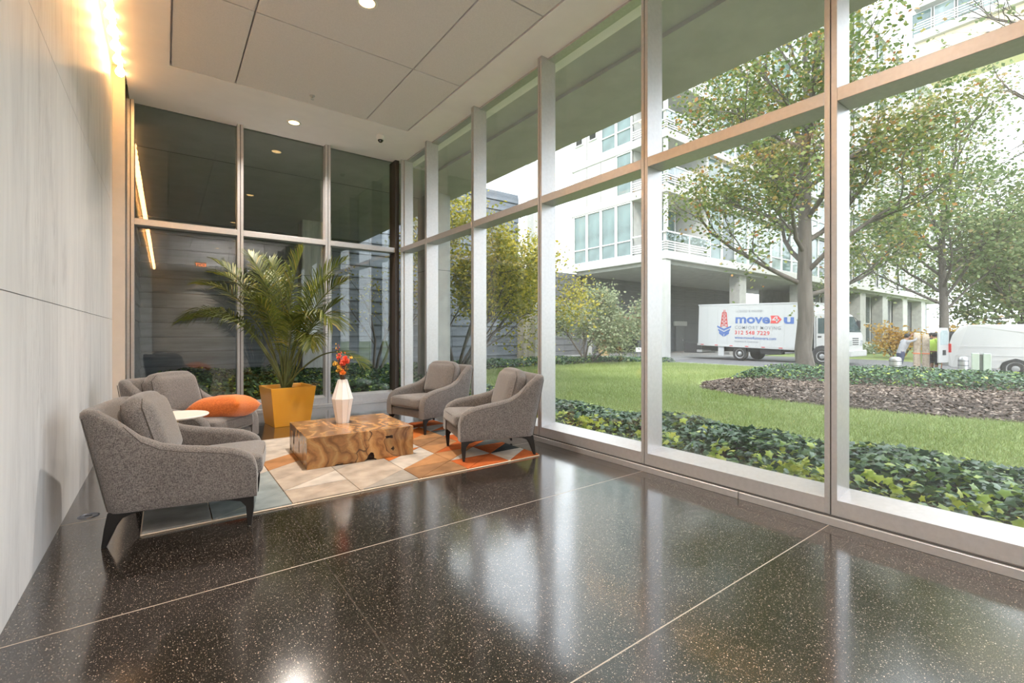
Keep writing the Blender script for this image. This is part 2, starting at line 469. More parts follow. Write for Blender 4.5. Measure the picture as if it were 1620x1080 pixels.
# ceiling: plaster border with inset tiles, light slot along the marble
ceil = MB()
TX = [0.04, 0.745, 2.50, 3.195]; TY = [7.165 - 1.715 * i for i in range(12)]
ceil.box(-0.41, TX[0], YN, 8.62, ZC, 4.95).box(TX[3], 3.98, YN, 8.62, ZC, 4.95).box(TX[0], TX[3], TY[0], 8.62, ZC, 4.95).box(TX[0], TX[3], YN, TY[-1], ZC, 4.95)
ceil.box(TX[0], TX[3], TY[-1], TY[0], ZC + 0.06, 4.95)
ceil.box(-0.9, -0.41, YN, 8.62, 4.84, 4.95)
co = ceil.build('ceiling', PLASTER); tag(co, 'plaster ceiling border round large grey acoustic tiles', kind='structure')
for i in range(len(TY) - 1):
    for j in range(3):
        g = 0.008
        gl = 0.02 if j == 0 else g; gr = 0.02 if j == 2 else g
        bx('ceiling_tile', (TX[j] + gl, TX[j + 1] - gr, TY[i + 1] + g, TY[i] - g, ZC + 0.004, ZC + 0.06), TILE, co, bevel=0.004, seg=1)
roof = MB().box(-9, 5.79, -16, 17, 4.96, 6.2).build('roof', CONCRETE); tag(roof, 'concrete roof mass above the lobby', kind='structure')

# ---- right curtain wall
wr = struct('window_1', label='floor to ceiling aluminium curtain wall facing the lawn')
def mullion_mesh():
    b = MB(); w = 0.038
    b.cm = 0
    b.box(0, 0.03, -w, -0.004, 0.062, 4.60); b.box(0, 0.03, 0.004, 0.018, 0.062, 4.60); b.box(0.004, 0.03, 0.018, w, 0.062, 4.60)
    b.box(0.03, 0.22, -w, w, 0.062, 4.60)
    b.cm = 1
    b.box(0.012, 0.032, -0.004, 0.004, 0.062, 4.60)
    return b.mesh('mullion', [ALU, ALU_DARK])
_mm = mullion_mesh()
for y in MULL: link('mullion', _mm, wr, (XF, y, 0))
_ends = MULL + [8.40]
_prev = YN
for i, y in enumerate([YN] + MULL):
    y0 = y + 0.038; y1 = (MULL + [8.42])[i] - 0.038
    if y1 - y0 < 0.1: continue
    b = MB().box(XF, 3.82, y0, y1, 2.835, 2.925)
    b.build('transom', ALU, wr, bevel=0.003, seg=1)
    MB().prism([(XF, 0.062), (3.82, 0.062), (3.82, 0.205), (3.62, 0.172), (XF, 0.168)], 'y', y0, y1).build('sill', ALU, wr)
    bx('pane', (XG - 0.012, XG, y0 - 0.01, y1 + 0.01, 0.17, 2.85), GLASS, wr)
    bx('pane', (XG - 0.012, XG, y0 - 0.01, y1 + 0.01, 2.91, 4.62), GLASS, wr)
    for zz in (0.2, 2.925):
        bx('gasket', (XG - 0.03, XG - 0.014, y0, y0 + 0.012, zz, 2.835 if zz < 1 else 4.6), ALU_DARK, wr)
# corner post
b = MB(); b.box(XF, 3.66, 8.385, 8.42, 0.062, 4.6); b.box(3.66, 3.83, 8.36, 8.42, 0.062, 4.6)
b.build('corner_post', ALU, wr)
bx('head_rail', (3.70, 3.82, YN, 8.4, 4.575, 4.62), ALU, wr)
# kick strip under the sill, in lengths
kb = None
_kj = [YN, -6.0, -0.4, 1.86, 5.2, 8.42]
br = struct('baseboard_right', label='brushed metal kick strip under the curtain wall')
for i in range(len(_kj) - 1):
    bx('kick_plate', (3.565, 3.83, _kj[i] + 0.003, _kj[i + 1] - 0.003, 0.0, 0.054), ALU, br, bevel=0.002, seg=1)
bx('shadow_gap', (3.585, 3.83, YN, 8.42, 0.05, 0.064), ALU_DARK, br)
# exterior up-stand below the glass line
ups = bx('trim_3', (3.83, 3.95, YN, 8.8, -0.4, 0.15), CONCRETE); tag(ups, kind='structure')

# ---- rear curtain wall
wb = struct('window_2', label='rear aluminium curtain wall behind the palm')
BX = [-0.40, 0.952, 2.29, 3.585]
def rear_mull(x, w=0.042):
    b = MB(); b.cm = 0
    b.box(x - w, x - 0.005, YB, YB + 0.03, 0.06, ZC); b.box(x + 0.005, x + w, YB, YB + 0.03, 0.06, ZC); b.box(x - w, x + w, YB + 0.03, YBG + 0.02, 0.06, ZC)
    b.cm = 1; b.box(x - 0.005, x + 0.005, YB + 0.012, YB + 0.03, 0.06, ZC)
    b.build('mullion', [ALU, ALU_DARK], wb)
for x in BX[:3]: rear_mull(x)
MB().box(-0.60, -0.444, YB + 0.02, YBG + 0.02, 0, ZC).build('jamb', ALU, wb)
MB().box(3.52, 3.60, YB - 0.02, YBG + 0.1, 0.0, ZC).build('corner_post', BRONZE, wb)
for i in range(3):
    x0 = BX[i] + 0.042; x1 = (BX[i + 1] - 0.042) if i < 2 else 3.52
    bx('transom', (x0, x1, YB, YBG + 0.02, 2.835, 2.925), ALU, wb, bevel=0.003, seg=1)
    MB().prism([(YB, 0.06), (YBG + 0.02, 0.06), (YBG + 0.02, 0.20), (YB + 0.02, 0.172), (YB, 0.168)], 'x', x0, x1).build('sill', ALU, wb)
    bx('pane', (x0 - 0.01, x1 + 0.01, YBG - 0.012, YBG, 0.17, 2.85), GLASS_B, wb)
    bx('pane', (x0 - 0.01, x1 + 0.01, YBG - 0.012, YBG, 2.91, ZC + 0.02), GLASS_B, wb)
bb = bx('baseboard_rear', (-0.6, 3.58, YB - 0.04, YBG, 0, 0.056), ALU, None, bevel=0.002, seg=1); tag(bb, kind='structure')
ub = bx('trim_4', (-0.9, 3.83, YBG + 0.021, YBG + 0.14, -0.4, 0.14), CONCRETE); tag(ub, kind='structure')

# ---- bulbs in the slot along the marble
BULB = emit('warm_bulb', (1.0, 0.53, 0.18), 29)
cove = thing('bulb_strip', 'long strip of round warm bulbs in the slot above the marble wall', 'light strip', (-0.485, 0, 4.84))
bx('channel', (-0.035, 0.035, YN + 0.3, 7.9, -0.045, 0.0), plain('channel_cream', (0.80, 0.68, 0.48), 0.5), cove)
_bm = MB().lathe([(0.018, 0.24), (0.024, 0.11), (0.044, 0.075), (0.052, 0.045), (0.044, 0.015), (0.024, -0.004), (0.002, -0.008)], 14, (0, 0, 0)).mesh('bulb', BULB, smooth='all')
_sk = MB().lathe([(0.03, 0.245), (0.03, 0.14), (0.022, 0.14)], 12).mesh('socket', WHITE_TOP, smooth=True)
k = 0
y = 7.72
while y > YN + 0.4:
    o = link('bulb', _bm, cove, (0.022, y, -0.285)); link('socket', _sk, o)
    y -= 0.335
# ---- recessed downlights
LENS = emit('warm_lens', (1.0, 0.62, 0.25), 4.5)
def downlight(x, y, power, lab):
    t = thing('downlight', lab, 'ceiling light', (x, y, ZC), 0, 'recessed downlights')
    MB().lathe([(0.075, 0.0), (0.105, 0.0), (0.108, -0.004), (0.098, -0.012), (0.078, -0.006)], 28, cap=False).build('trim_ring', WHITEMETAL, t, smooth=True)
    MB().lathe([(0.078, -0.003), (0.05, -0.0045), (0.002, -0.005)], 24).build('lens', LENS, t, smooth='all')
    ld = bpy.data.lights.new('downlight_lamp', 'AREA'); ld.shape = 'DISK'; ld.size = 0.10; ld.energy = power; ld.color = (1.0, 0.90, 0.80); ld.spread = R(118)
    lo = bpy.data.objects.new('downlight_lamp', ld); COL.objects.link(lo); lo.parent = t; lo.location = (0, 0, -0.016)
    return t
DLP = 52
downlight(1.62, 7.93, DLP, 'recessed downlight in the plaster border near the dome camera')
downlight(1.62, 4.62, DLP, 'recessed downlight in the middle of a wide ceiling tile')
for yy in (1.2, -1.2, -4.0, -7.0, -10.0, -12.0):
    downlight(1.62, yy, DLP * (0.5 if yy > 0 else 1), 'recessed downlight further along the lobby ceiling')
# unseen bowl uplights, added behind the camera to brighten the ceiling
UPM = emit('bowl_fill', (1.0, 0.97, 0.93), 130)
for yy in (-3.6, -6.6, -9.6):
    t = thing('added_uplight', 'added bronze bowl uplight, out of view, brightening the lobby ceiling', 'added light', (2.0, yy, ZC), 0, 'added bowl uplights behind the camera')
    for k in range(3):
        a = 2.1 * k
        MB().tube([(0.02 * math.cos(a), 0.02 * math.sin(a), 0), (0.3 * math.cos(a), 0.3 * math.sin(a), -1.25)], 0.005, 6).build('rod', BRONZE, t)
    MB().lathe([(0.33, -1.22), (0.34, -1.24), (0.30, -1.36), (0.18, -1.45), (0.01, -1.47), (0.01, -1.46), (0.17, -1.435), (0.285, -1.35), (0.325, -1.22)], 28, cap=False).build('bowl', BRONZE, t, smooth=True)
    MB().lathe([(0.25, -1.335), (0.01, -1.33)], 24).build('lamp', UPM, t)
    MB().lathe([(0.07, 0), (0.07, -0.03), (0.01, -0.05)], 16).build('canopy', BRONZE, t)
# dome camera, sprinkler
t = thing('dome_camera', 'white dome security camera with dark eye on the ceiling', 'camera', (2.895, 7.60, ZC))
MB().lathe([(0.062, 0.0), (0.066, -0.02), (0.066, -0.055), (0.056, -0.07)], 24).build('housing', WHITEMETAL, t, smooth=True)
MB().sphere((0, 0, -0.066), 0.046, 20, 12).build('dome', plain('smoked_dome', (0.015, 0.015, 0.017), 0.08), t, smooth='all')
MB().lathe([(0.012, 0), (0.012, -0.012), (0.001, -0.014)], 10, (-0.018, -0.03, -0.09)).build('lens', plain('lens_grey', (0.3, 0.3, 0.32), 0.2), t, smooth=True)
t = thing('sprinkler_head', 'small chrome fire sprinkler head under a wide ceiling tile', 'sprinkler', (1.645, 6.895, ZC + 0.004))
MB().lathe([(0.038, 0), (0.034, -0.008), (0.012, -0.012), (0.009, -0.035), (0.002, -0.036)], 18).build('escutcheon', ALU, t, smooth=True)
MB().lathe([(0.002, -0.048), (0.02, -0.05), (0.02, -0.053), (0.002, -0.054)], 14).build('deflector', ALU, t)
MB().tube([(0.01, 0, -0.03), (0.016, 0, -0.042), (0.004, 0, -0.05)], 0.002, 6).tube([(-0.01, 0, -0.03), (-0.016, 0, -0.042), (-0.004, 0, -0.05)], 0.002, 6).build('yoke', ALU, t)
# floor outlet cover
t = thing('floor_outlet', 'small oval steel outlet cover set in the floor by the marble', 'floor outlet', (-0.435, 4.41, 0))
MB().lathe([(0.062, 0.0), (0.058, 0.004), (0.048, 0.005), (0.046, 0.003), (0.002, 0.003)], 28).build('cover', plain('blued_steel', (0.10, 0.12, 0.16), 0.3, 0.8), t, smooth=True)
MB().box(-0.02, 0.02, -0.004, 0.004, 0.003, 0.006).build('flap', BLACKMETAL, t)
# exit sign hanging further back in the lobby (seen mirrored in the rear glass)
def text_mesh(body, size, mat, name='lettering', ext=0.002, bold=0.0, align='LEFT', shear=0, spacing=1.0):
    cu = bpy.data.curves.new(name, 'FONT'); cu.body = body; cu.size = size; cu.extrude = ext; cu.offset = bold; cu.align_x = align
    cu.shear = shear; cu.space_character = spacing; cu.resolution_u = 3
    o = bpy.data.objects.new(name, cu); COL.objects.link(o)
    me = applied(o); me.materials.clear(); me.materials.append(mat)
    return me
t = thing('exit_sign', 'illuminated exit sign mirrored in the rear glass', 'sign', (1.05, -3.6, 3.85))
MB().box(-0.19, 0.19, -0.03, 0.03, -0.11, 0.11).build('housing', WHITEMETAL, t, bevel=0.006)
link('lettering', text_mesh('EXIT', 0.17, emit('exit_red', (1.0, 0.28, 0.10), 6), ext=0.004, bold=0.004, align='CENTER'), t, (0, 0.033, -0.06), (R(90), 0, R(180)))
MB().tube([(0, 0, 0.11), (0, 0, 0.76)], 0.012, 8).build('stem', WHITEMETAL, t)
# ------------------------------------------------------------------ armchair
def arm_top(x):
    pts = [(-0.60, 0.83), (-0.50, 0.83), (-0.43, 0.825), (-0.37, 0.79), (-0.31, 0.725), (-0.24, 0.655), (-0.15, 0.605), (0.0, 0.572), (0.15, 0.552), (0.27, 0.53), (0.345, 0.50), (0.385, 0.465), (0.405, 0.42), (0.41, 0.38)]
    for (a, za), (b, zb) in zip(pts, pts[1:]):
        if a <= x <= b:
            t = (x - a) / (b - a); return za + (zb - za) * t
    return pts[0][1] if x < pts[0][0] else pts[-1][1]
def sstep(a, b, x):
    t = min(1, max(0, (x - a) / (b - a))); return t * t * (3 - 2 * t)
def lean(x, z):
    w = 1 - sstep(-0.40, 0.05, x)
    return -0.135 * w * (z - 0.2) / 0.63
def chair_shell():
    """U shaped arms and back as one loft; local +x is the front"""
    W, XB, RC, T = 0.375, -0.40, 0.10, 0.10
    st = []   # (outer x, outer y, inward normal)
    xs = [0.41, 0.408, 0.40, 0.385, 0.36, 0.32, 0.27, 0.2, 0.1, 0.0, -0.1, -0.18, -0.25]
    for x in xs: st.append((x, -W, 0, 1))
    for k in range(0, 7):
        a = R(90) * k / 6
        st.append((XB + RC - RC * math.sin(a), -W + RC - RC * math.cos(a), math.sin(a), math.cos(a)))
    for y in (-0.2, -0.1, 0.0): st.append((XB, y, 1, 0))
    full = st + [(x, -y, nx, -ny) for x, y, nx, ny in reversed(st[:-1])]
    vs = []; fs = []; NS = 14
    for (x, y, nx, ny) in full:
        xq = x if x > XB + 0.02 else XB
        # height along the profile: back is level, arms follow the side curve
        backness = 1 - sstep(XB, XB + RC + 0.02, x)
        top = arm_top(x + lean(x, 0.75)) if backness < 1 else 0.83
        top = top * (1 - backness) + 0.83 * backness
        th = T * (0.92 if backness > 0.5 else 1.0)
        rr = 0.045
        prof = [(0.006, 0.20), (0.0, 0.215), (0.0, 0.30), (0.0, 0.5 * (0.3 + top - rr)), (0.0, top - rr)]
        for k in range(1, 6):
            a = R(180) * k / 6
            prof.append((th / 2 - th / 2 * math.cos(a), top - rr + rr * math.sin(a)))
        prof += [(th, top - rr), (th, 0.5 * (0.3 + top - rr)), (th, 0.28), (th, 0.20)]
        for (d, z) in prof:
            dd = d
            px = x + nx * dd; py = y + ny * dd
            vs.append((px + lean(x, z), py, z))
    n = len(full); m = len(vs) // n
    for i in range(n - 1):
        for k in range(m):
            k2 = (k + 1) % m
            fs.append((i * m + k, i * m + k2, (i + 1) * m + k2, (i + 1) * m + k))
    fs.append(tuple(range(m))); fs.append(tuple(range((n - 1) * m, n * m))[::-1])
    b = MB().add(vs, fs)
    return b.mesh('upholstered_shell', FABRIC, smooth=50)
def cushion(w, d, h, n=14, puff=0.03, soft=0.05, name='cushion', mat=None, sag=0.0, crease=0.0):
    """rounded box, origin centre; w along y, d along x, h along z, with puffed faces"""
    bm = bmesh.new(); bmesh.ops.create_cube(bm, size=1.0)
    bmesh.ops.subdivide_edges(bm, edges=bm.edges[:], cuts=n, use_grid_fill=True)
    for v in bm.verts:
        u = Vector((v.co.x * 2, v.co.y * 2, v.co.z * 2))
        hx, hy, hz = d / 2, w / 2, h / 2
        p = Vector((u.x * hx, u.y * hy, u.z * hz))
        q = Vector((max(-hx + soft, min(hx - soft, p.x)), max(-hy + soft, min(hy - soft, p.y)), max(-hz + min(soft, hz * .98), min(hz - min(soft, hz * .98), p.z))))
        dv = p - q
        if dv.length > 1e-6: p = q + dv.normalized() * soft if dv.length > soft else p
        g = (1 - u.x ** 2) * (1 - u.y ** 2)
        p.z += math.copysign(puff * max(g, 0) ** 0.6, u.z) * abs(u.z)
        gx = (1 - u.z ** 2) * (1 - u.y ** 2); p.x += math.copysign(puff * 0.5 * max(gx, 0) ** 0.6, u.x) * abs(u.x)
        gy = (1 - u.z ** 2) * (1 - u.x ** 2); p.y += math.copysign(puff * 0.5 * max(gy, 0) ** 0.6, u.y) * abs(u.y)
        if crease: p.z += crease * math.sin(p.x * 31 + p.y * 17) * math.cos(p.y * 23 - p.x * 9) * (1 - abs(u.z) * 0.4)
        v.co = p
    me = bpy.data.meshes.new(name); bm.to_mesh(me); bm.free()
    me.materials.append(mat or FABRIC)
    me.polygons.foreach_set('use_smooth', [True] * len(me.polygons))
    return me
def throw_mesh(w, h, t, mat, name, n=18, wrinkle=0.004):
    """knife edged pillow lying in xy, thickness z"""
    V = []; F = []
    for s in (1, -1):
        for i in range(n + 1):
            for j in range(n + 1):
                u = -1 + 2 * i / n; v = -1 + 2 * j / n
                sx = 1 - 0.07 * (1 - v * v) ** 1.0 * 0.9; sy = 1 - 0.10 * (1 - u * u)
                z = t / 2 * ((1 - u ** 4) * (1 - v ** 4)) ** 0.55
                z += wrinkle * math.sin(u * 9 + v * 4) * math.cos(v * 7 - u * 3) * (1 - u * u) * (1 - v * v)
                V.append((u * w / 2 * sx, v * h / 2 * sy, s * z))
    N = (n + 1) ** 2
    for s in (0, 1):
        for i in range(n):
            for j in range(n):
                a = s * N + i * (n + 1) + j
                q = (a, a + n + 1, a + n + 2, a + 1)
                F.append(q if s == 0 else q[::-1])
    b = MB().add(V, F)
    me = bpy.data.meshes.new(name); me.from_pydata(b.v, [], b.f)
    bm = bmesh.new(); bm.from_mesh(me); bmesh.ops.remove_doubles(bm, verts=bm.verts, dist=0.0008); bmesh.ops.recalc_face_normals(bm, faces=bm.faces); bm.to_mesh(me); bm.free()
    me.materials.append(mat); me.polygons.foreach_set('use_smooth', [True] * len(me.polygons))
    return me
PIPING = plain('dark_piping', (0.06, 0.052, 0.047), 0.9)
def make_chair():
    t = thing('armchair', 'x', 'armchair')
    sh = link('upholstered_shell', chair_shell(), t)
    # stitched seam down each rear corner
    for s in (-1, 1):
        pts = [(-0.372 + lean(-0.4, z), s * 0.354, z) for z in (0.215, 0.35, 0.5, 0.65, 0.78)]
        MB().tube(pts, 0.0028, 6).build('seam_piping', PIPING, sh)
        pts = []
        for x in [0.407, 0.395, 0.37, 0.32, 0.25, 0.15, 0.0, -0.1, -0.18, -0.25]:
            xx = x + lean(x, 0.5); pts.append((xx, s * 0.3715, arm_top(x + lean(x, 0.75)) - 0.036))
        MB().tube(pts, 0.0022, 6).build('seam_piping', PIPING, sh)
    MB().box(-0.36, 0.395, -0.285, 0.285, 0.20, 0.30).build('seat_rail', FABRIC, t, bevel=0.018, seg=3, smooth=True)
    sc = link('seat_cushion', cushion(0.555, 0.70, 0.135, 14, 0.016, 0.035, 'seat_cushion'), t, (0.085, 0, 0.368), (0, R(-2.5), 0))
    hw, hd = 0.268, 0.345
    for zz in (-0.042, 0.042):
        pts = [(hd - 0.008, -hw, zz), (hd + 0.006, -hw * 0.5, zz), (hd + 0.008, 0, zz), (hd + 0.006, hw * 0.5, zz), (hd - 0.008, hw, zz)]
        MB().tube(pts, 0.0032, 6).build('seam_piping', PIPING, sc)
    bc = link('back_cushion', cushion(0.53, 0.18, 0.45, 14, 0.034, 0.08, 'back_cushion', crease=0.0015), t, (-0.235, 0, 0.635), (0, R(-17), 0))
    for xx in (-0.056, 0.056):
        pts = [(xx, -0.268, -0.18), (xx, -0.272, 0), (xx, -0.262, 0.17), (xx, -0.2, 0.219), (xx, 0, 0.224), (xx, 0.2, 0.219), (xx, 0.262, 0.17), (xx, 0.272, 0), (xx, 0.268, -0.18)]
        MB().tube(pts, 0.003, 6).build('seam_piping', PIPING, bc)
    # legs: flat bracket that turns down into a slim tapered blade
    for sx, sy in ((1, -1), (1, 1), (-1, -1), (-1, 1)):
        b = MB()
        if sx > 0: poly = [(0.15, 0.205), (0.15, 0.195), (0.25, 0.188), (0.315, 0.172), (0.345, 0.135), (0.355, 0.0), (0.378, 0.0), (0.392, 0.12), (0.392, 0.205)]
        else: poly = [(-0.15, 0.205), (-0.15, 0.195), (-0.25, 0.186), (-0.305, 0.165), (-0.335, 0.12), (-0.385, 0.0), (-0.408, 0.0), (-0.395, 0.11), (-0.378, 0.205)]
        b.prism(poly, 'y', sy * 0.328, sy * 0.352)
        b.build('leg', BLACKMETAL, t, bevel=0.003, seg=1)
        MB().lathe([(0.012, 0), (0.012, 0.004)], 10, ((0.366 if sx > 0 else -0.397), sy * 0.34, -0.0005)).build('glide', plain('glide_grey', (0.3, 0.3, 0.3), 0.5), t) if sx > 0 and sy < 0 else None
    return t
CH = make_chair()
def place(o, x, y, az, label, z=0):
    o.location = (x, y, z); o.rotation_euler = (0, 0, R(az)); o['label'] = label; o['group'] = 'grey armchairs round the coffee table'
    return o
RUGZ = 0.020
c1 = place(CH, 0.158, 3.955, -11.2, 'grey tweed armchair backed up to the marble wall, profile beside the side table', 0.0)
c2 = place(copy_tree(CH), 0.24, 5.60, -44, 'grey tweed armchair with orange pillow on its seat, by the rear glazing', RUGZ - 0.001)
c3 = place(copy_tree(CH), 2.865, 5.745, 195, 'grey tweed armchair in the glazed corner, dark column behind it', RUGZ - 0.001)
c4 = place(copy_tree(CH), 2.81, 4.215, 164.5, 'grey tweed armchair in front of the curtain wall on the orange end of the rug', RUGZ - 0.001)
# orange pillow on c2
pil = link('throw_pillow', throw_mesh(0.54, 0.38, 0.23, ORANGE_CLOTH, 'throw_pillow'), None, (0.475, 5.455, 0.548), (R(-9), R(-7), R(-52 + 12)))
tag(pil, 'plump orange linen pillow lying on a grey armchair seat', 'pillow')
MB().tube([(-0.25, -0.18, 0), (-0.235, 0, 0), (-0.25, 0.18, 0)], 0.004, 6).tube([(0.25, -0.18, 0), (0.235, 0, 0), (0.25, 0.18, 0)], 0.004, 6).build('piping', ORANGE_CLOTH, pil)
# side table
t = thing('side_table', 'small round white side table on a brass stem between two armchairs', 'table', (0.065, 4.83, 0))
MB().lathe([(0.002, 0.578), (0.21, 0.578), (0.236, 0.588), (0.24, 0.596), (0.236, 0.602), (0.002, 0.602)], 48).build('table_top', WHITE_TOP, t, smooth=True)
MB().tube([(-0.012, 0, 0.02), (-0.012, 0, 0.58)], 0.008, 12).tube([(0.014, 0, 0.02), (0.014, 0, 0.58)], 0.008, 12).build('stem', BRASS, t, smooth=True)
MB().lathe([(0.17, RUGZ), (0.17, 0.022), (0.16, 0.028), (0.02, 0.032), (0.02, 0.04)], 40).build('base', BRASS, t, smooth=True)

# ------------------------------------------------------------------ rug
RX0, RX1, RY0, RY1 = -0.13, 3.16, 3.765, 6.22
rug = thing('rug', 'thick rug of beige, grey, orange and charcoal diamond patches', 'rug', (0, 0, 0))
SEAM = plain('rug_seam_cream', (0.72, 0.60, 0.46), 0.95, 0, 0.05, 50, 0.4, 300)
MB().box(RX0, RX1, RY0, RY1, 0.0005, 0.009).build('backing', SEAM, rug, bevel=0.003, seg=1)
def rugmat(n, c): return plain('rug_' + n, c, 0.97, 0, 0.22, 6, 0.6, 240, spec=0.1)
RP = dict(ivory=rugmat('ivory', (0.448, 0.408, 0.360)), beige=rugmat('beige', (0.368, 0.312, 0.256)), greige=rugmat('greige', (0.288, 0.264, 0.232)), grey=rugmat('grey', (0.272, 0.272, 0.256)),
          bluegrey=rugmat('bluegrey', (0.240, 0.272, 0.272)), tan=rugmat('tan', (0.368, 0.192, 0.088)), brown=rugmat('brown', (0.248, 0.136, 0.068)), orange=rugmat('orange', (0.464, 0.144, 0.036)),
          rust=rugmat('rust', (0.400, 0.100, 0.028)), char=rugmat('charcoal', (0.044, 0.048, 0.048)), slate=rugmat('slate', (0.120, 0.132, 0.132)))
colx = [-0.25, 0.255, 0.76, 1.265, 1.78, 2.277, 2.755, 3.25]
zone = [['grey', 'bluegrey', 'grey', 'ivory'], ['grey', 'bluegrey', 'beige', 'ivory'], ['ivory', 'greige', 'beige', 'ivory', 'tan'], ['beige', 'ivory', 'greige', 'beige'],
        ['ivory', 'brown', 'tan', 'ivory', 'orange'], ['orange', 'brown', 'rust', 'tan', 'ivory'], ['char', 'ivory', 'rust', 'slate', 'orange']]
def clip_poly(p, x0, x1, y0, y1):
    def cut(p, ax, v, keep_gt):
        out = []
        for i in range(len(p)):
            a, b = p[i], p[(i + 1) % len(p)]
            ia = (a[ax] > v) == keep_gt; ib = (b[ax] > v) == keep_gt
            if ia: out.append(a)
            if ia != ib:
                s = (v - a[ax]) / (b[ax] - a[ax]); out.append((a[0] + (b[0] - a[0]) * s, a[1] + (b[1] - a[1]) * s))
        return out
    for ax, v, k in ((0, x0, True), (0, x1, False), (1, y0, True), (1, y1, False)):
        if len(p) >= 3: p = cut(p, ax, v, k)
    return p
def shrink(p, d):
    cx = sum(a[0] for a in p) / len(p); cy = sum(a[1] for a in p) / len(p)
    out = []
    n = len(p)
    for i in range(n):
        a, b, c = Vector(p[i - 1]), Vector(p[i]), Vector(p[(i + 1) % n])
        e1 = (b - a); e2 = (c - b)
        if e1.length < 1e-5 or e2.length < 1e-5: continue
        e1.normalize(); e2.normalize()
        n1 = Vector((-e1.y, e1.x)); n2 = Vector((-e2.y, e2.x))
        k = 1 + n1.dot(n2)
        if k < 0.15: out.append(tuple(b + (n1 + n2) * d * 2)); continue
        out.append(tuple(b + (n1 + n2) * (d / k)))
    return out
def area2(p): return sum(p[i - 1][0] * p[i][1] - p[i][0] * p[i - 1][1] for i in range(len(p)))
SL = 0.345
rs = random.Random(5)
fixed = {}
for c in range(7):
    x0, x1 = colx[c], colx[c + 1]
    k = -3
    while k < 9:
        y = 3.755 + SL * k
        mode = rs.choice(['B', 'B', 'B2', 'BX']) if c not in (4, 5, 6) else rs.choice(['B', 'BX', 'BX'])
        span = 2 if mode == 'B2' else 1
        quad = [(x0, y), (x1, y + SL), (x1, y + SL + SL * span), (x0, y + SL * span)]
        polys = [quad] if mode != 'BX' else [[(x0, y), (x1, y + SL), (x0, y + SL)], [(x1, y + SL), (x1, y + 2 * SL), (x0, y + SL)]]
        for q in polys:
            q = clip_poly(q, RX0 + 0.004, RX1 - 0.004, RY0 + 0.004, RY1 - 0.004)
            if len(q) < 3: continue
            if area2(q) < 0: q = q[::-1]
            q2 = shrink(q, 0.0028)
            if len(q2) < 3 or area2(q2) < 0.006: continue
            cname = rs.choice(zone[c])
            MB().prism(q2, 'z', 0.006, RUGZ + rs.uniform(-0.001, 0.001)).build('rug_patch', RP[cname], rug, bevel=0.0022, seg=1)
        k += span
# upturned corner of the rug by the armchair leg is left flat under its own pile

# ------------------------------------------------------------------ teak coffee table
TC = Vector((1.588, 5.045, 0)); TA = R(-2.4)
tb = thing('coffee_table', 'solid block coffee table of polished teak root with dark hollows', 'coffee table', (TC.x, TC.y, RUGZ - 0.001), TA)
def blob(c, r, sc, seed):
    rr = random.Random(seed); b = MB().sphere((0, 0, 0), 1, 14, 9)
    me = b.mesh('cut', None)
    for v in me.vertices:
        d = v.co.normalized(); f = 1 + 0.28 * math.sin(d.x * 5 + seed) * math.cos(d.y * 4 - seed) + 0.2 * math.sin(d.z * 6 + seed * 2)
        v.co = Vector((d.x * r * sc[0] * f + c[0], d.y * r * sc[1] * f + c[1], d.z * r * sc[2] * f + c[2]))
    return link('cut', me)
hx, hy, hz = 0.52, 0.475, 0.298
blk = MB().box(-hx, hx, -hy, hy, 0, hz).build('block', [TEAK, plain('hollow_dark', (0.028, 0.014, 0.008), 0.9)], None, bevel=0.006, seg=2)
cuts = [blob((0.075, -hy, 0.0), 0.055, (1.0, 0.9, 1.15), 1), blob((-hx, 0.22, 0.16), 0.05, (0.55, 0.55, 1.5), 2), blob((-hx, -0.08, 0.15), 0.035, (0.6, 0.5, 2.0), 3), blob((-hx, -0.28, 0.10), 0.022, (0.6, 0.5, 2.2), 4),
        blob((-0.23, -hy, 0.0), 0.03, (1.4, 0.6, 0.5), 5), blob((0.27, -hy, 0.215), 0.022, (1.8, 0.6, 0.7), 6), blob((0.30, -hy, 0.09), 0.017, (1, 0.8, 1), 7), blob((-hx, 0.40, 0.03), 0.03, (0.6, 0.8, 1.2), 8)]
for c in cuts:
    c.data.materials.append(TEAK); c.data.materials.append(blk.data.materials[1])
    c.data.polygons.foreach_set('material_index', [1] * len(c.data.polygons))
    m = blk.modifiers.new('b', 'BOOLEAN'); m.operation = 'DIFFERENCE'; m.object = c; m.solver = 'EXACT'
_me = applied(blk)
for c in cuts: bpy.data.objects.remove(c)
link('block', _me, tb)
# ------------------------------------------------------------------ vase with dried flowers
VZ = 0.298 + RUGZ - 0.001
va = thing('vase', 'tall faceted white ceramic vase on the teak table', 'vase', (1.545, 5.17, VZ - 0.0005), R(10))
def facet(prof, n=9):
    b = MB()
    rings = []
    for i, (r, z) in enumerate(prof):
        off = (math.pi / n) * (i % 2) * 0
        rings.append([(r * math.cos(2 * math.pi * k / n + off), r * math.sin(2 * math.pi * k / n + off), z) for k in range(n)])
    vs = sum(rings, []); fs = []
    for i in range(len(prof) - 1):
        for k in range(n):
            a = i * n + k; c = i * n + (k + 1) % n
            fs += [(a, c, c + n, a + n)]
    fs.append(tuple(range(n))[::-1])
    return b.add(vs, fs)
vb = facet([(0.066, 0), (0.110, 0.255), (0.1115, 0.262), (0.110, 0.268), (0.050, 0.47), (0.044, 0.47), (0.044, 0.44), (0.085, 0.28), (0.05, 0.02)], 9)
vb.build('body', CERAMIC, va, bevel=0.0015, seg=1, angle=8)
GLINE = plain('facet_line_grey', (0.30, 0.27, 0.26), 0.6)
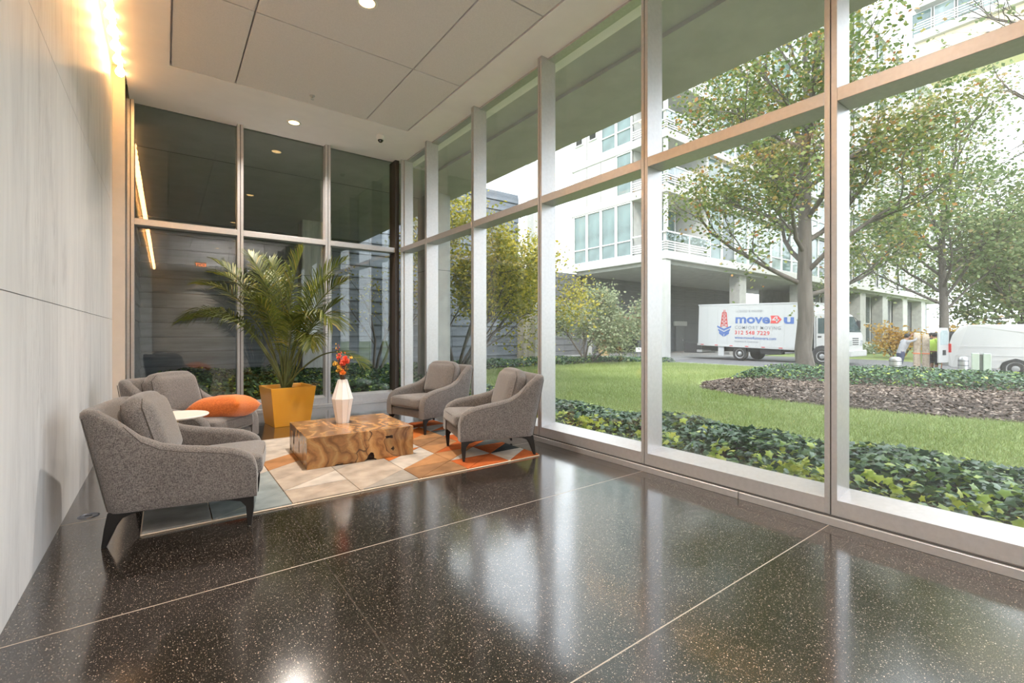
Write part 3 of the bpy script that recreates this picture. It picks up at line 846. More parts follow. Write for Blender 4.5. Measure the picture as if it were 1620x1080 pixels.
for k in range(9):
    a = 2 * math.pi * k / 9
    P = lambda r, z: ((r + 0.0004) * math.cos(a), (r + 0.0004) * math.sin(a), z)
    MB().tube([P(0.066, 0.002), P(0.110, 0.255)], 0.0011, 5).tube([P(0.110, 0.268), P(0.050, 0.469)], 0.0011, 5).build('facet_line', GLINE, va)
STEM = plain('dry_stem', (0.13, 0.075, 0.04), 0.8)
FL = dict(orange=plain('petal_orange', (0.85, 0.22, 0.02), 0.6), red=plain('petal_coral', (0.80, 0.10, 0.045), 0.6), yellow=plain('petal_ochre', (0.72, 0.42, 0.06), 0.7), leaf=plain('dry_leaf', (0.10, 0.12, 0.035), 0.7))
def flower_ball(b, c, r, n, rr):
    for i in range(n):
        d = Vector((rr.gauss(0, 1), rr.gauss(0, 1), rr.gauss(0, 1))).normalized()
        u = d.orthogonal().normalized(); w = d.cross(u)
        p = Vector(c) + d * r * 0.4; q = Vector(c) + d * r
        s = r * 0.42; cur = d * r * 0.2
        b.add([p, p + (u * .5 + w * .5) * s, q + u * s * .9 - cur * .3, q + cur, q - u * s * .9 - cur * .3, p - (u * .5 - w * .5) * s], [(0, 1, 2, 3, 4, 5)])
    b.sphere(c, r * 0.62, 8, 6)
stems = [('dried_flower', 'dried stem with a large coral red bloom in the white vase', 'red', [(0.035, -0.02, 0.20, 0.043), (0.045, -0.03, 0.225, 0.036), (0.01, -0.015, 0.185, 0.032)]),
         ('dried_flower', 'dried stem with an orange ball bloom low in the white vase', 'orange', [(0.015, -0.035, 0.085, 0.030)]),
         ('dried_flower', 'dried stem with a small red tip leaning left in the white vase', 'red', [(-0.045, 0.0, 0.245, 0.022), (-0.04, 0.005, 0.275, 0.014)]),
         ('dried_berry_sprig', 'dried stem of ochre yellow balls leaning left in the white vase', 'yellow', [(-0.085, 0.0, 0.17, 0.022), (-0.06, -0.01, 0.175, 0.019), (-0.09, 0.01, 0.19, 0.014)]),
         ('dried_berry_sprig', 'dried stem of ochre yellow balls above the vase mouth', 'yellow', [(-0.03, -0.03, 0.135, 0.022), (-0.012, -0.03, 0.115, 0.018), (-0.045, -0.02, 0.10, 0.021), (-0.028, -0.03, 0.15, 0.015)]),
         ('dried_berry_sprig', 'dried stem with one yellow ball leaning right in the white vase', 'yellow', [(0.095, -0.01, 0.24, 0.016)])]
rr = random.Random(3)
RV = Vector((math.cos(YAW), -math.sin(YAW), 0)); FV = Vector((math.sin(YAW), math.cos(YAW), 0))
for nm, lab, colr, balls in stems:
    t = thing(nm, lab, 'flowers', (1.545, 5.17, VZ + 0.30), 0, 'dried flowers in the vase')
    sb = MB(); fb = MB()
    for (a, d, z, r) in balls:
        tip = RV * a + FV * d + Vector((0, 0, 0.165 + z))
        mid = Vector((tip.x * 0.22, tip.y * 0.22, 0.165))
        sb.tube([(0, 0, 0), mid, mid.lerp(tip, 0.5) + Vector((0, 0, 0.015)), tip], [0.003, 0.003, 0.0025, 0.002], 6)
        flower_ball(fb, tip, r, 26, rr)
    sb.build('stalk', STEM, t); fb.build('bloom', FL[colr], t)
for i in range(9):
    a = rr.uniform(-0.10, 0.12); d = rr.uniform(-0.06, 0.06); z = rr.uniform(0.2, 0.42)
    t = thing('twig', 'bare dark dried twig with buds standing in the white vase', 'twig', (1.545, 5.17, VZ + 0.30), 0, 'dried twigs in the vase')
    tip = RV * a + FV * d + Vector((0, 0, 0.165 + z)); mid = Vector((tip.x * 0.2, tip.y * 0.2, 0.165))
    sb = MB().tube([(0, 0, 0), mid, mid.lerp(tip, 0.5) + Vector((rr.uniform(-.02, .02), 0, 0.01)), tip], [0.0025, 0.0025, 0.002, 0.0012], 5)
    sb.build('stalk', STEM, t)
    lb = MB()
    for q in range(12):
        s = rr.uniform(0.25, 1); p = mid.lerp(tip, s) + Vector((rr.uniform(-.015, .015), rr.uniform(-.015, .015), 0))
        lb.sphere(p, rr.uniform(0.003, 0.007), 6, 4, (1, 1, 1.6))
    lb.build('bud', FL[rr.choice(['leaf', 'yellow', 'red', 'leaf'])], t)

# ------------------------------------------------------------------ potted palm
PP = thing('potted_palm', 'tall majesty palm in a square mustard yellow tapered planter', 'potted palm', (1.40, 7.28, 0), R(6))
b = MB()
def ring(h, z): return [(-h, -h, z), (h, -h, z), (h, h, z), (-h, h, z)]
b.add(ring(0.235, 0) + ring(0.298, 0.54) + ring(0.275, 0.54) + ring(0.262, 0.46), [(3, 2, 1, 0)] + [(i + 4 * j, (i + 1) % 4 + 4 * j, (i + 1) % 4 + 4 * (j + 1), i + 4 * (j + 1)) for j in range(3) for i in range(4)] + [(12, 13, 14, 15)])
b.build('planter', MUSTARD, PP, bevel=0.004, seg=1)
MB().add(*[[(-0.262, -0.262, 0.475), (0.262, -0.262, 0.475), (0.262, 0.262, 0.475), (-0.262, 0.262, 0.475), (0, 0, 0.52)], [(0, 1, 4), (1, 2, 4), (2, 3, 4), (3, 0, 4)]]).build('soil', SOIL, PP)
FROND = leafmat('palm_green', [(0.0, (0.035, 0.06, 0.010)), (0.45, (0.085, 0.115, 0.016)), (0.8, (0.17, 0.185, 0.026)), (1.0, (0.30, 0.24, 0.05))], 0.5, 0.25)
RACH = plain('frond_stalk', (0.085, 0.10, 0.025), 0.5, 0, 0.3)
_inv = Matrix.Rotation(-R(6), 3, 'Z')
S = 0.0088
def frond(tipx, tipz, ctrlx, ctrlz, depth, n=56, ll=0.40, start=0.30, basex=0, droop=0.35, yel=0.0):
    base = Vector((basex, random.uniform(-0.05, 0.05), 0.50))
    tip = RV * (tipx * S) + FV * depth + Vector((0, 0, tipz))
    ctl = RV * (ctrlx * S) + FV * depth * 0.35 + Vector((0, 0, ctrlz))
    tip = _inv @ tip; ctl = _inv @ ctl
    Q = lambda t: base * (1 - t) ** 2 + ctl * 2 * t * (1 - t) + tip * t * t
    pts = [Q(i / 16) for i in range(17)]
    ro = MB().tube(pts, [0.016 * (1 - 0.85 * i / 16) for i in range(17)], 7).build('frond', RACH, PP, smooth=True)
    V = []; F = []; rn = []
    for i in range(n):
        t = start + (1 - start) * (i / (n - 1)) ** 0.92
        p = Q(t); d = (Q(min(1, t + 0.02)) - Q(t - 0.02)).normalized()
        sidev = d.cross(Vector((0, 0, 1)))
        if sidev.length < 0.1: sidev = d.cross(Vector((0.3, 1, 0)))
        sidev.normalize(); upv = sidev.cross(d).normalized()
        u = (t - start) / (1 - start)
        le = ll * (0.45 + 0.75 * math.sin(math.pi * min(1, u * 0.80 + 0.16)) ** 0.8) * (1 - 0.40 * u ** 4)
        for s in (-1, 1):
            ang = R(66 - 38 * u) + random.uniform(-0.08, 0.08)
            dr = d * math.cos(ang) + sidev * s * math.sin(ang) + upv * (0.24 + random.uniform(-0.06, 0.08))
            dr.normalize()
            l = le * random.uniform(0.9, 1.1)
            wv = d.cross(dr).normalized().cross(dr).normalized() * 0.0088
            p1 = p + dr * l * 0.45; p2 = p + dr * l + Vector((0, 0, -droop * l * random.uniform(0.5, 1.2)))
            p15 = p + dr * l * 0.75 + Vector((0, 0, -droop * l * 0.42))
            o = len(V)
            V += [p - wv * 0.5, p + wv * 0.5, p1 - wv, p1 + wv, p15 - wv * 0.7, p15 + wv * 0.7, p2 - wv * 0.08, p2 + wv * 0.08]
            F += [(o, o + 1, o + 3, o + 2), (o + 2, o + 3, o + 5, o + 4), (o + 4, o + 5, o + 7, o + 6)]
            r0 = min(1, max(0, random.gauss(0.46 + yel, 0.2))); rn += [r0, r0, min(1, r0 + 0.08)]
    me = np_mesh('leaflets', np.array([tuple(v) for v in V]), np.array(F), FROND, np.array(rn))
    link('leaflets', me, ro)
random.seed(11)
FR = [(-70, 2.44, -22, 2.0, 0.12, 0.3), (-120, 2.14, -48, 2.05, 0.1, 0.3), (22, 2.46, -4, 1.9, 0.05, 0.3), (-35, 2.34, -2, 1.95, 0.10, 0.1), (-112, 2.30, -40, 1.95, -0.05, 0.15), (-140, 1.98, -55, 2.0, 0.0, 0.2), (-146, 1.52, -70, 1.85, -0.15, 0.0), (-130, 1.46, -45, 1.75, -0.45, -0.1),
      (92, 2.33, 22, 1.95, 0.02, 0.05), (98, 2.02, 34, 1.85, -0.1, 0.2), (88, 1.42, 50, 1.85, -0.35, 0.25), (60, 1.10, 55, 1.62, -0.45, 0.0), (128, 0.82, 70, 1.35, -0.10, 0.0), (-60, 2.18, -20, 1.8, 0.35, 0.0), (50, 2.12, 15, 1.85, 0.4, 0.1),
      (-25, 1.75, -8, 1.55, -0.40, 0.0), (30, 1.52, 12, 1.4, -0.35, 0.05), (72, 1.75, 30, 1.5, 0.25, 0.0)]
for i, (tx, tz, cx, cz, dp, yl) in enumerate(FR):
    frond(tx, tz, cx, cz, dp, n=40 if i != 12 else 24, ll=0.46 if i not in (11, 12, 15, 16) else 0.26, start=0.34 if i != 12 else 0.62, basex=random.uniform(-0.07, 0.07), droop=0.3 if i not in (6, 7, 10, 11) else 0.5, yel=yl * 0.5)
for k in range(3):
    MB().tube([(random.uniform(-.05, .05), random.uniform(-.05, .05), 0.47), (random.uniform(-.06, .06), random.uniform(-.04, .04), 0.66)], [0.035, 0.02], 8).build('crown_base', plain('husk_brown', (0.10, 0.06, 0.035), 0.9), PP)
# ------------------------------------------------------------------ outside: ground, soffit, near walls
def inpoly(P, poly):
    x, y = P[:, 0], P[:, 1]; ins = np.zeros(len(P), bool); n = len(poly)
    for i in range(n):
        x1, y1 = poly[i]; x2, y2 = poly[(i + 1) % n]
        c = ((y1 > y) != (y2 > y)) & (x < (x2 - x1) * (y - y1) / (y2 - y1 + 1e-12) + x1)
        ins ^= c
    return ins
def edist(P, poly):
    d = np.full(len(P), 1e9); n = len(poly)
    for i in range(n):
        a = np.array(poly[i]); b = np.array(poly[(i + 1) % n]); ab = b - a
        t = np.clip(((P - a) @ ab) / (ab @ ab), 0, 1)
        d = np.minimum(d, np.linalg.norm(P - (a + t[:, None] * ab), axis=1))
    return d
def samp(poly, n):
    p = np.array(poly); lo, hi = p.min(0), p.max(0); out = []
    tot = 0
    while tot < n:
        q = lo + RNG.random((n, 2)) * (hi - lo); q = q[inpoly(q, poly)]; out.append(q); tot += len(q)
    return np.concatenate(out)[:n]
def gz(x, y):
    """terrain height: lawn level with the lobby, falling gently to the driveway"""
    x = np.asarray(x, float); y = np.asarray(y, float)
    t = np.clip((x - 15) / 7, 0, 1); t = t * t * (3 - 2 * t)
    u = np.clip((8.5 - y) / 2.5, 0, 1); u = u * u * (3 - 2 * u)
    return -0.02 - t * (0.23 + 0.16 * u)
def grid_mesh(name, x0, x1, y0, y1, nx, ny, zf, mat):
    X, Y = np.meshgrid(np.linspace(x0, x1, nx), np.linspace(y0, y1, ny)); Z = zf(X, Y)
    V = np.stack([X.ravel(), Y.ravel(), Z.ravel()], 1)
    i = np.arange(nx - 1)[None] + (np.arange(ny - 1) * nx)[:, None]
    F = np.stack([i, i + 1, i + 1 + nx, i + nx], -1).reshape(-1, 4)
    return np_mesh(name, V, F, mat, smooth=True)
gm = grid_mesh('ground', -40, 170, -90, 110, 106, 101, lambda x, y: gz(x, y) - 0.05, LAWN_G)
gr = link('ground', gm); tag(gr, 'grass ground reaching out to the far buildings', kind='structure')
dr = link('driveway', grid_mesh('driveway', 21.6, 33.5, -40, 16.4, 14, 60, lambda x, y: gz(x, y) + 0.005, ASPHALT)); tag(dr, 'grey asphalt driveway in front of the apartment block', kind='structure')
pv = link('paving', grid_mesh('paving', 21.6, 92, 16.4, 40, 30, 10, lambda x, y: gz(x, y) + 0.01, mat_concrete('paving_concrete', (0.24, 0.24, 0.24), (0.34, 0.34, 0.33)))); tag(pv, 'pale concrete paving under the apartment block', kind='structure')
kb = bx('kerb', (21.35, 21.6, -40, 14.2, -0.5, -0.13), WHITE_CONC); tag(kb, kind='structure'); kb.location.z = -0.06

# lawn with real blades near the lobby
LAWN = [(5.75, -4), (5.75, 14.2), (21.4, 14.2), (21.4, 6.5), (17.0, 6.8), (13.5, 7.4), (11.5, 7.1), (10.2, 6.25), (9.6, 5), (9.45, 3.4), (9.7, 2), (10.0, 1), (10.4, -1), (10.6, -4)]
GRASS = leafmat('grass_blades', [(0, (0.24, 0.32, 0.09)), (0.5, (0.34, 0.41, 0.155)), (0.85, (0.45, 0.51, 0.23)), (1, (0.58, 0.58, 0.34))], 0.6, 0.3)
lw = link('lawn', grid_mesh('lawn', 5.7, 21.4, -6, 14.3, 60, 60, lambda x, y: gz(x, y), LAWN_G)); tag(lw, 'bright green mown lawn outside the curtain wall', 'lawn', kind='stuff')
P = samp(LAWN, 260000)
# blades thin out with distance from the glass
keep = RNG.random(len(P)) < np.clip(9.0 / (np.hypot(P[:, 0], P[:, 1]) ** 1.15) * 1.35, 0.16, 1); P = P[keep]
n = len(P)
pz = gz(P[:, 0], P[:, 1])
stripe = 0.5 + 0.5 * np.sin(P[:, 0] * 0.9 + P[:, 1] * 1.7 + 1.5 * np.sin(P[:, 1] * 0.6))
M = rot_from(RNG.random(n) * 6.28, RNG.normal(0, 0.4, n), RNG.normal(0, 0.4, n))
me = scatter('grass_blades', [(-0.0045, 0, 0), (0.0045, 0, 0), (0.0, 0.012, 0.048)], [(0, 1, 2)], np.c_[P, pz - 0.004], M, RNG.uniform(0.6, 1.25, n) * (0.8 + 0.06 * np.hypot(P[:, 0], P[:, 1])), GRASS, np.clip(RNG.normal(0.42, 0.2, n) + 0.22 * (stripe - 0.5), 0, 1))
tag(link('grass_blades', me, lw), kind='stuff')

# ---- ivy
IVY = leafmat('ivy_leaves', [(0, (0.030, 0.070, 0.040)), (0.5, (0.068, 0.140, 0.072)), (0.82, (0.12, 0.22, 0.075)), (0.93, (0.20, 0.34, 0.06)), (1, (0.40, 0.52, 0.09))], 0.26, 0.12)
YOUNG = leafmat('young_ivy', [(0, (0.20, 0.32, 0.03)), (1, (0.46, 0.52, 0.07))], 0.4, 0.3)
DRY = plain('dry_ivy_stems', (0.16, 0.10, 0.055), 0.9, 0, 0.4)
out = [(0, -0.32), (0.30, -0.42), (0.34, -0.12), (0.55, 0.06), (0.26, 0.22), (0.16, 0.34), (0, 0.62), (-0.16, 0.34), (-0.26, 0.22), (-0.55, 0.06), (-0.34, -0.12), (-0.30, -0.42)]
LV = [(0, 0, 0.06)] + [(x, y, -0.10 * (x * x + y * y) * 2) for x, y in out]
LF = [(0, i, i % 12 + 1) for i in range(1, 13)]
LV4 = [(0, -0.4, 0), (0.42, 0, -0.05), (0, 0.5, 0), (-0.42, 0, -0.05)]; LF4 = [(0, 1, 2, 3)]
def ivy(name, label, poly, h, n, size, layer=0.10, edge=0.35, simple=False, indiv=0, base=0.0, wave=0.06, hi=0.06, group=None, mat=None, soil=True):
    t = thing(name, label, 'ivy', (0, 0, 0), 0, group)
    def top(P):
        d = edist(P, poly); e = np.clip(d / edge, 0, 1) ** 0.6
        return gz(P[:, 0], P[:, 1]) + base + h * e * (0.82 + wave / max(h, .01) * np.sin(P[:, 0] * 3.1 + 1.3 * np.sin(P[:, 1] * 1.9)) * np.cos(P[:, 1] * 2.7))
    p = np.array(poly); lo, hi_ = p.min(0), p.max(0)
    if soil:
        nx = int(max(4, (hi_[0] - lo[0]) / 0.25)); ny = int(max(4, (hi_[1] - lo[1]) / 0.25))
        X, Y = np.meshgrid(np.linspace(lo[0], hi_[0], nx), np.linspace(lo[1], hi_[1], ny)); Q = np.c_[X.ravel(), Y.ravel()]
        ins = inpoly(Q, poly); Z = np.where(ins, top(Q) - layer * 1.5, gz(Q[:, 0], Q[:, 1]) - 0.06)
        i = np.arange(nx - 1)[None] + (np.arange(ny - 1) * nx)[:, None]
        F = np.stack([i, i + 1, i + 1 + nx, i + nx], -1).reshape(-1, 4)
        link('soil', np_mesh('soil', np.c_[Q, Z], F, SOIL), t)
    P = samp(poly, n)
    for (cx0, cx1, cy0, cy1) in ((5.0, 5.6, 9.9, 10.85), (3.2, 4.1, 14.65, 15.35), (12.85, 14.05, 16.4, 17.2)):
        hit = (P[:, 0] > cx0) & (P[:, 0] < cx1) & (P[:, 1] > cy0) & (P[:, 1] < cy1); P[hit, 1] = cy0 - 0.12 * RNG.random(hit.sum())
    z = top(P) - layer * RNG.random(n) ** 1.5
    yaw = RNG.random(n) * 6.28; pitch = RNG.normal(0.15, 0.42, n); roll = RNG.normal(0, 0.42, n)
    M = rot_from(yaw, pitch, roll); S = size * RNG.uniform(0.6, 1.25, n); rn = np.clip(RNG.normal(0.42, 0.26, n) + (RNG.random(n) < hi) * 0.45, 0, 1)
    A = np.c_[P, z]
    if indiv:
        d = np.hypot(A[:, 0], A[:, 1]); k = (A[:, 0] - 0.0) / 1; vis = (A[:, 1] > 0.25) & (A[:, 1] < 6)
        order = np.argsort(np.where(vis, d - 6 * (z - z.mean()), 1e9))[:indiv]
        vm = [np_mesh('leaf', np.array(LV), np.array(LF), mat or IVY, np.full(len(LF), r)) for r in (0.2, 0.45, 0.6, 0.75, 0.9, 0.97)]
        for j in order:
            o = bpy.data.objects.new('leaf', vm[int(rn[j] * 5.99)]); COL.objects.link(o); o.parent = t
            o.matrix_local = Matrix.Translation(A[j]) @ Matrix(M[j].tolist()).to_4x4() @ Matrix.Scale(float(S[j]), 4)
        rest = np.ones(n, bool); rest[order] = False
        A, M, S, rn = A[rest], M[rest], S[rest], rn[rest]
    me = scatter('leaves', LV4 if simple else LV, LF4 if simple else LF, A, M, S, mat or IVY, rn)
    tag(link('leaves', me, t), kind='stuff')
    return t
iv = ivy('ivy_bed', 'wide bed of dark glossy ivy right outside the curtain wall', [(4.16, -1.2), (4.16, 9.2), (5.75, 9.2), (5.8, 5), (5.9, 2), (6.05, -1.2)], 0.27, 19000, 0.082, 0.13, 0.5, indiv=300)
# young lime shoots and dry stems along the sill of the bed
ys = RNG.uniform(0.1, 6.5, 60); sh = MB()
nn = 520
yy = np.repeat(ys, 9)[:nn] + RNG.normal(0, 0.07, nn); xx = 4.10 + np.abs(RNG.normal(0, 0.07, nn)); zz = RNG.uniform(0.10, 0.27, nn)
me = scatter('young_leaves', LV, LF, np.c_[xx, yy, zz], rot_from(RNG.random(nn) * 6.28, RNG.normal(0, 0.5, nn), RNG.normal(0, 0.5, nn)), RNG.uniform(0.04, 0.085, nn), YOUNG)
tag(link('young_leaves', me, iv), kind='stuff')
nn = 9000
yy = RNG.uniform(-0.6, 8.6, nn); xx = RNG.uniform(3.965, 4.30, nn)
me = scatter('dry_stems', [(-0.03, 0, 0), (0.0, 0.004, 0), (1, 0, 0.1)], [(0, 1, 2)], np.c_[xx, yy, RNG.uniform(0.05, 0.2, nn)], rot_from(RNG.random(nn) * 6.28, RNG.normal(-0.6, 0.5, nn), RNG.random(nn) * 6.28), RNG.uniform(0.05, 0.14, nn), DRY)
tag(link('dry_stems', me, iv), kind='stuff')
ivy('ivy_bed', 'shaded ivy bed between the rear glazing and the siding wall', [(-0.42, 8.95), (-0.42, 16.7), (5.7, 16.7), (5.75, 9.3), (3.98, 9.25), (3.98, 8.95)], 0.34, 20000, 0.085, 0.16, 0.3, hi=0.08)
ivy('ivy_border', 'grey-green ivy border at the foot of the siding beyond the lawn', [(5.8, 13.6), (5.8, 16.55), (12.7, 16.55), (20, 17.2), (22.8, 16.4), (22.6, 15.2), (16, 14.0), (10, 13.9)], 0.30, 16000, 0.095, 0.14, 0.4, simple=True, hi=0.1)
BED = [(10.2, 6.25), (9.6, 5), (9.45, 3.4), (9.7, 2), (10.0, 1), (10.4, -1), (11, -8), (17, -8), (17, 3), (16, 6.4), (13.6, 7.2), (11.5, 7.0)]
HEDGE = [(12.0, 6.5), (12.2, 5.2), (12.3, 3.5), (12.9, 2), (13.5, 1), (14.2, -1.5), (15, -8), (17.6, -8), (17.4, 3), (16.2, 6.2), (13.8, 6.9)]
# mulch island
mt = thing('mulch_bed', 'raised island of brown bark mulch in the lawn', 'mulch bed')
Q = np.stack(np.meshgrid(np.linspace(9.3, 17.2, 64), np.linspace(-8, 7.4, 120)), -1).reshape(-1, 2)
def mz(P): return gz(P[:, 0], P[:, 1]) + 0.16 * np.clip(edist(P, BED) / 1.4, 0, 1) ** 0.7
Z = np.where(inpoly(Q, BED), mz(Q), gz(Q[:, 0], Q[:, 1]) - 0.08)
i = np.arange(63)[None] + (np.arange(119) * 64)[:, None]
link('mound', np_mesh('mound', np.c_[Q, Z], np.stack([i, i + 1, i + 65, i + 64], -1).reshape(-1, 4), MULCH_G, smooth=True), mt)
CHIP = leafmat('bark_chips', [(0, (0.05, 0.035, 0.027)), (0.6, (0.16, 0.115, 0.09)), (1, (0.42, 0.35, 0.29))], 0.9, 0)
P = samp(BED, 60000); n = len(P)
me = scatter('bark_chips', [(-0.5, -0.2, 0), (0.5, -0.16, 0.05), (0.45, 0.2, 0.1), (-0.4, 0.16, 0.05)], [(0, 1, 2, 3)], np.c_[P, mz(P) + 0.008], rot_from(RNG.random(n) * 6.28, RNG.normal(0, 0.3, n), RNG.normal(0, 0.3, n)), RNG.uniform(0.03, 0.085, n), CHIP)
tag(link('bark_chips', me, mt), kind='stuff')
ivy('ivy_mound', 'low rounded mound of ivy on the mulch island round the big tree', HEDGE, 0.38, 30000, 0.078, 0.2, 0.5, simple=True, base=0.10, hi=0.1)

# ---- soffit and columns of our own building
so = MB(); so.box(3.83, 4.55, -16, 8.8, 4.70, 4.95).box(4.55, 5.79, -16, 8.8, 4.65, 4.95).box(-0.9, 5.79, 8.8, 17, 4.65, 4.95)
o = so.build('soffit', SOFFIT); tag(o, 'pale concrete soffit overhanging the curtain wall', kind='structure')
bx('soffit_joint', (-0.9, 5.79, 10.7, 10.72, 4.647, 4.652), ALU_DARK, o)
t = thing('concrete_column', 'square grey concrete column outside the glazed corner', 'column', (5.3, 10.4, -0.2))
MB().box(-0.24, 0.25, -0.42, 0.38, 0, 4.86).build('shaft', CONCRETE, t, bevel=0.015, seg=1)
MB().box(-0.245, 0.255, -0.425, 0.385, 3.0, 3.012).build('pour_joint', ALU_DARK, t)
t = thing('concrete_column', 'wide board-marked concrete column behind the palm', 'column', (3.65, 15.0, -0.2))
MB().box(-0.42, 0.42, -0.3, 0.3, 0, 4.86).build('shaft', CONC_BOARD, t, bevel=0.015, seg=1)
for z in (1.6, 3.2): MB().box(-0.425, 0.425, -0.305, 0.305, z, z + 0.012).build('pour_joint', ALU_DARK, t)
t = thing('concrete_column', 'weathered brown concrete pier at the end of the siding wall', 'column', (13.25, 16.75, -0.2))
MB().box(-0.35, 0.35, -0.25, 0.4, 0, 3.2).build('shaft', CONC_WARM, t, bevel=0.02, seg=1)
MB().box(0.351, 0.72, -0.1, 0.4, 0, 9.5).build('white_return', WHITE_CONC, t, bevel=0.01, seg=1)

# ---- lap siding walls, board by board
def siding_wall(name, label, p0, p1, z0, z1, mat, row=0.43, seglen=3.3, skip=None, thick=0.3):
    """boards on the side to the right of p0->p1 seen from above"""
    a = Vector((p0[0], p0[1], 0)); b = Vector((p1[0], p1[1], 0)); d = (b - a); Ln = d.length; d.normalize()
    ang = math.atan2(d.y, d.x)
    w = bpy.data.objects.new(name, None); COL.objects.link(w); w.location = (a.x, a.y, z0); w.rotation_euler = (0, 0, ang)
    tag(w, label, kind='structure')
    MB().box(0, Ln, 0.03, thick, 0, z1 - z0).build('backing', ALU_DARK, w)
    nr = int(math.ceil((z1 - z0) / row)); ns = max(1, int(round(Ln / seglen))); sl = Ln / ns
    pm = MB().prism([(0.032, 0.0), (-0.055, 0.0), (-0.055, 0.03), (0.0, row - 0.012), (0.032, row - 0.012)], 'x', 0.006, sl - 0.006).mesh('siding_board', mat)
    for r in range(nr):
        for s in range(ns):
            if skip and skip(s * sl, (s + 1) * sl, z0 + r * row, z0 + (r + 1) * row): continue
            link('siding_board', pm, w, (s * sl, 0, r * row))
    return w
siding_wall('wall_siding', 'blue-grey lap siding wall facing the rear glazing', (-0.9, 17.0), (12.98, 17.0), -0.1, 7.55, SIDING)
siding_wall('wall_siding_side', 'dark grey lap siding wall beside the rear ivy bed', (-0.62, 8.85), (-0.62, 17.0), -0.1, 4.7, SIDING_D, 0.43, 2.0)
# ------------------------------------------------------------------ apartment block across the drive
BX0, BY0, BXE, BYE = 23.8, 16.7, 88.0, 24.6
LV_T = [6.25, 10.24, 13.5, 16.9, 20.3, 23.7, 27.1, 30.5, 33.9]
BG = []
for nm, c in (('teal', (0.11, 0.17, 0.165)), ('pale', (0.25, 0.31, 0.305)), ('deep', (0.05, 0.075, 0.075))):
    m, nt, p = new_mat('facade_glass_' + nm)
    v = coords(nt)
    L(nt, ramp(nt, noise(nt, v, 0.9, 3), [(0.35, tuple(x * 0.7 for x in c)), (0.65, tuple(min(1, x * 1.3) for x in c))]), p.inputs['Base Color'])
    p.inputs['Roughness'].default_value = 0.05; p.inputs['Specular IOR Level'].default_value = 0.9
    BG.append(m)
bld = thing('apartment_block', 'long white apartment block on columns with glazed floors and corner balconies', 'building')
bx('upper_core', (BX0 + 4.9, BXE - 0.6, BY0 + 2.6, BYE, LV_T[0], LV_T[8]), WHITE_CONC, bld)
bx('corner_core', (BX0 + 0.25, BX0 + 4.9, BY0 + 2.6, BYE, LV_T[0], LV_T[8]), CONCRETE, bld)
for i, z in enumerate(LV_T):
    MB().box(BX0, BXE, BY0, BYE + 0.2, z - 0.50, z).build('floor_slab', WHITE_CONC, bld, bevel=0.02, seg=1)
    if i == 0: MB().box(BX0 + 0.35, BXE, BY0 + 0.4, BYE, z - 0.72, z - 0.50).build('slab_drop', CONCRETE, bld)
def pane_mesh(w, h, mat): return MB().box(0, w, 0, 0.05, 0, h).mesh('window_pane', mat)
def frame_mesh(w, h, f=0.06, mid=None):
    b = MB().box(0, f, -0.06, 0.06, 0, h).box(w - f, w, -0.06, 0.06, 0, h).box(f, w - f, -0.06, 0.06, 0, f).box(f, w - f, -0.06, 0.06, h - f, h)
    if mid: b.box(f, w - f, -0.05, 0.05, mid, mid + f)
    return b.mesh('window_frame', WHITEMETAL)
BW = 1.78
hs = {}
rb = random.Random(9)
xs = []
x = BX0 + 4.9
while x < BXE - 3: xs.append(x); x += BW
pcache = {}
def put_window(x, y, z, w, h, rot, mid, mi):
    key = (round(w, 2), round(h, 2), mi, mid)
    if key not in pcache: pcache[key] = (pane_mesh(w, h, BG[mi]), frame_mesh(w, h, 0.07, mid))
    fo = link('window_frame', pcache[key][1], bld, (x, y, z), (0, 0, rot))
    link('window_pane', pcache[key][0], fo, (0, 0.02, 0))
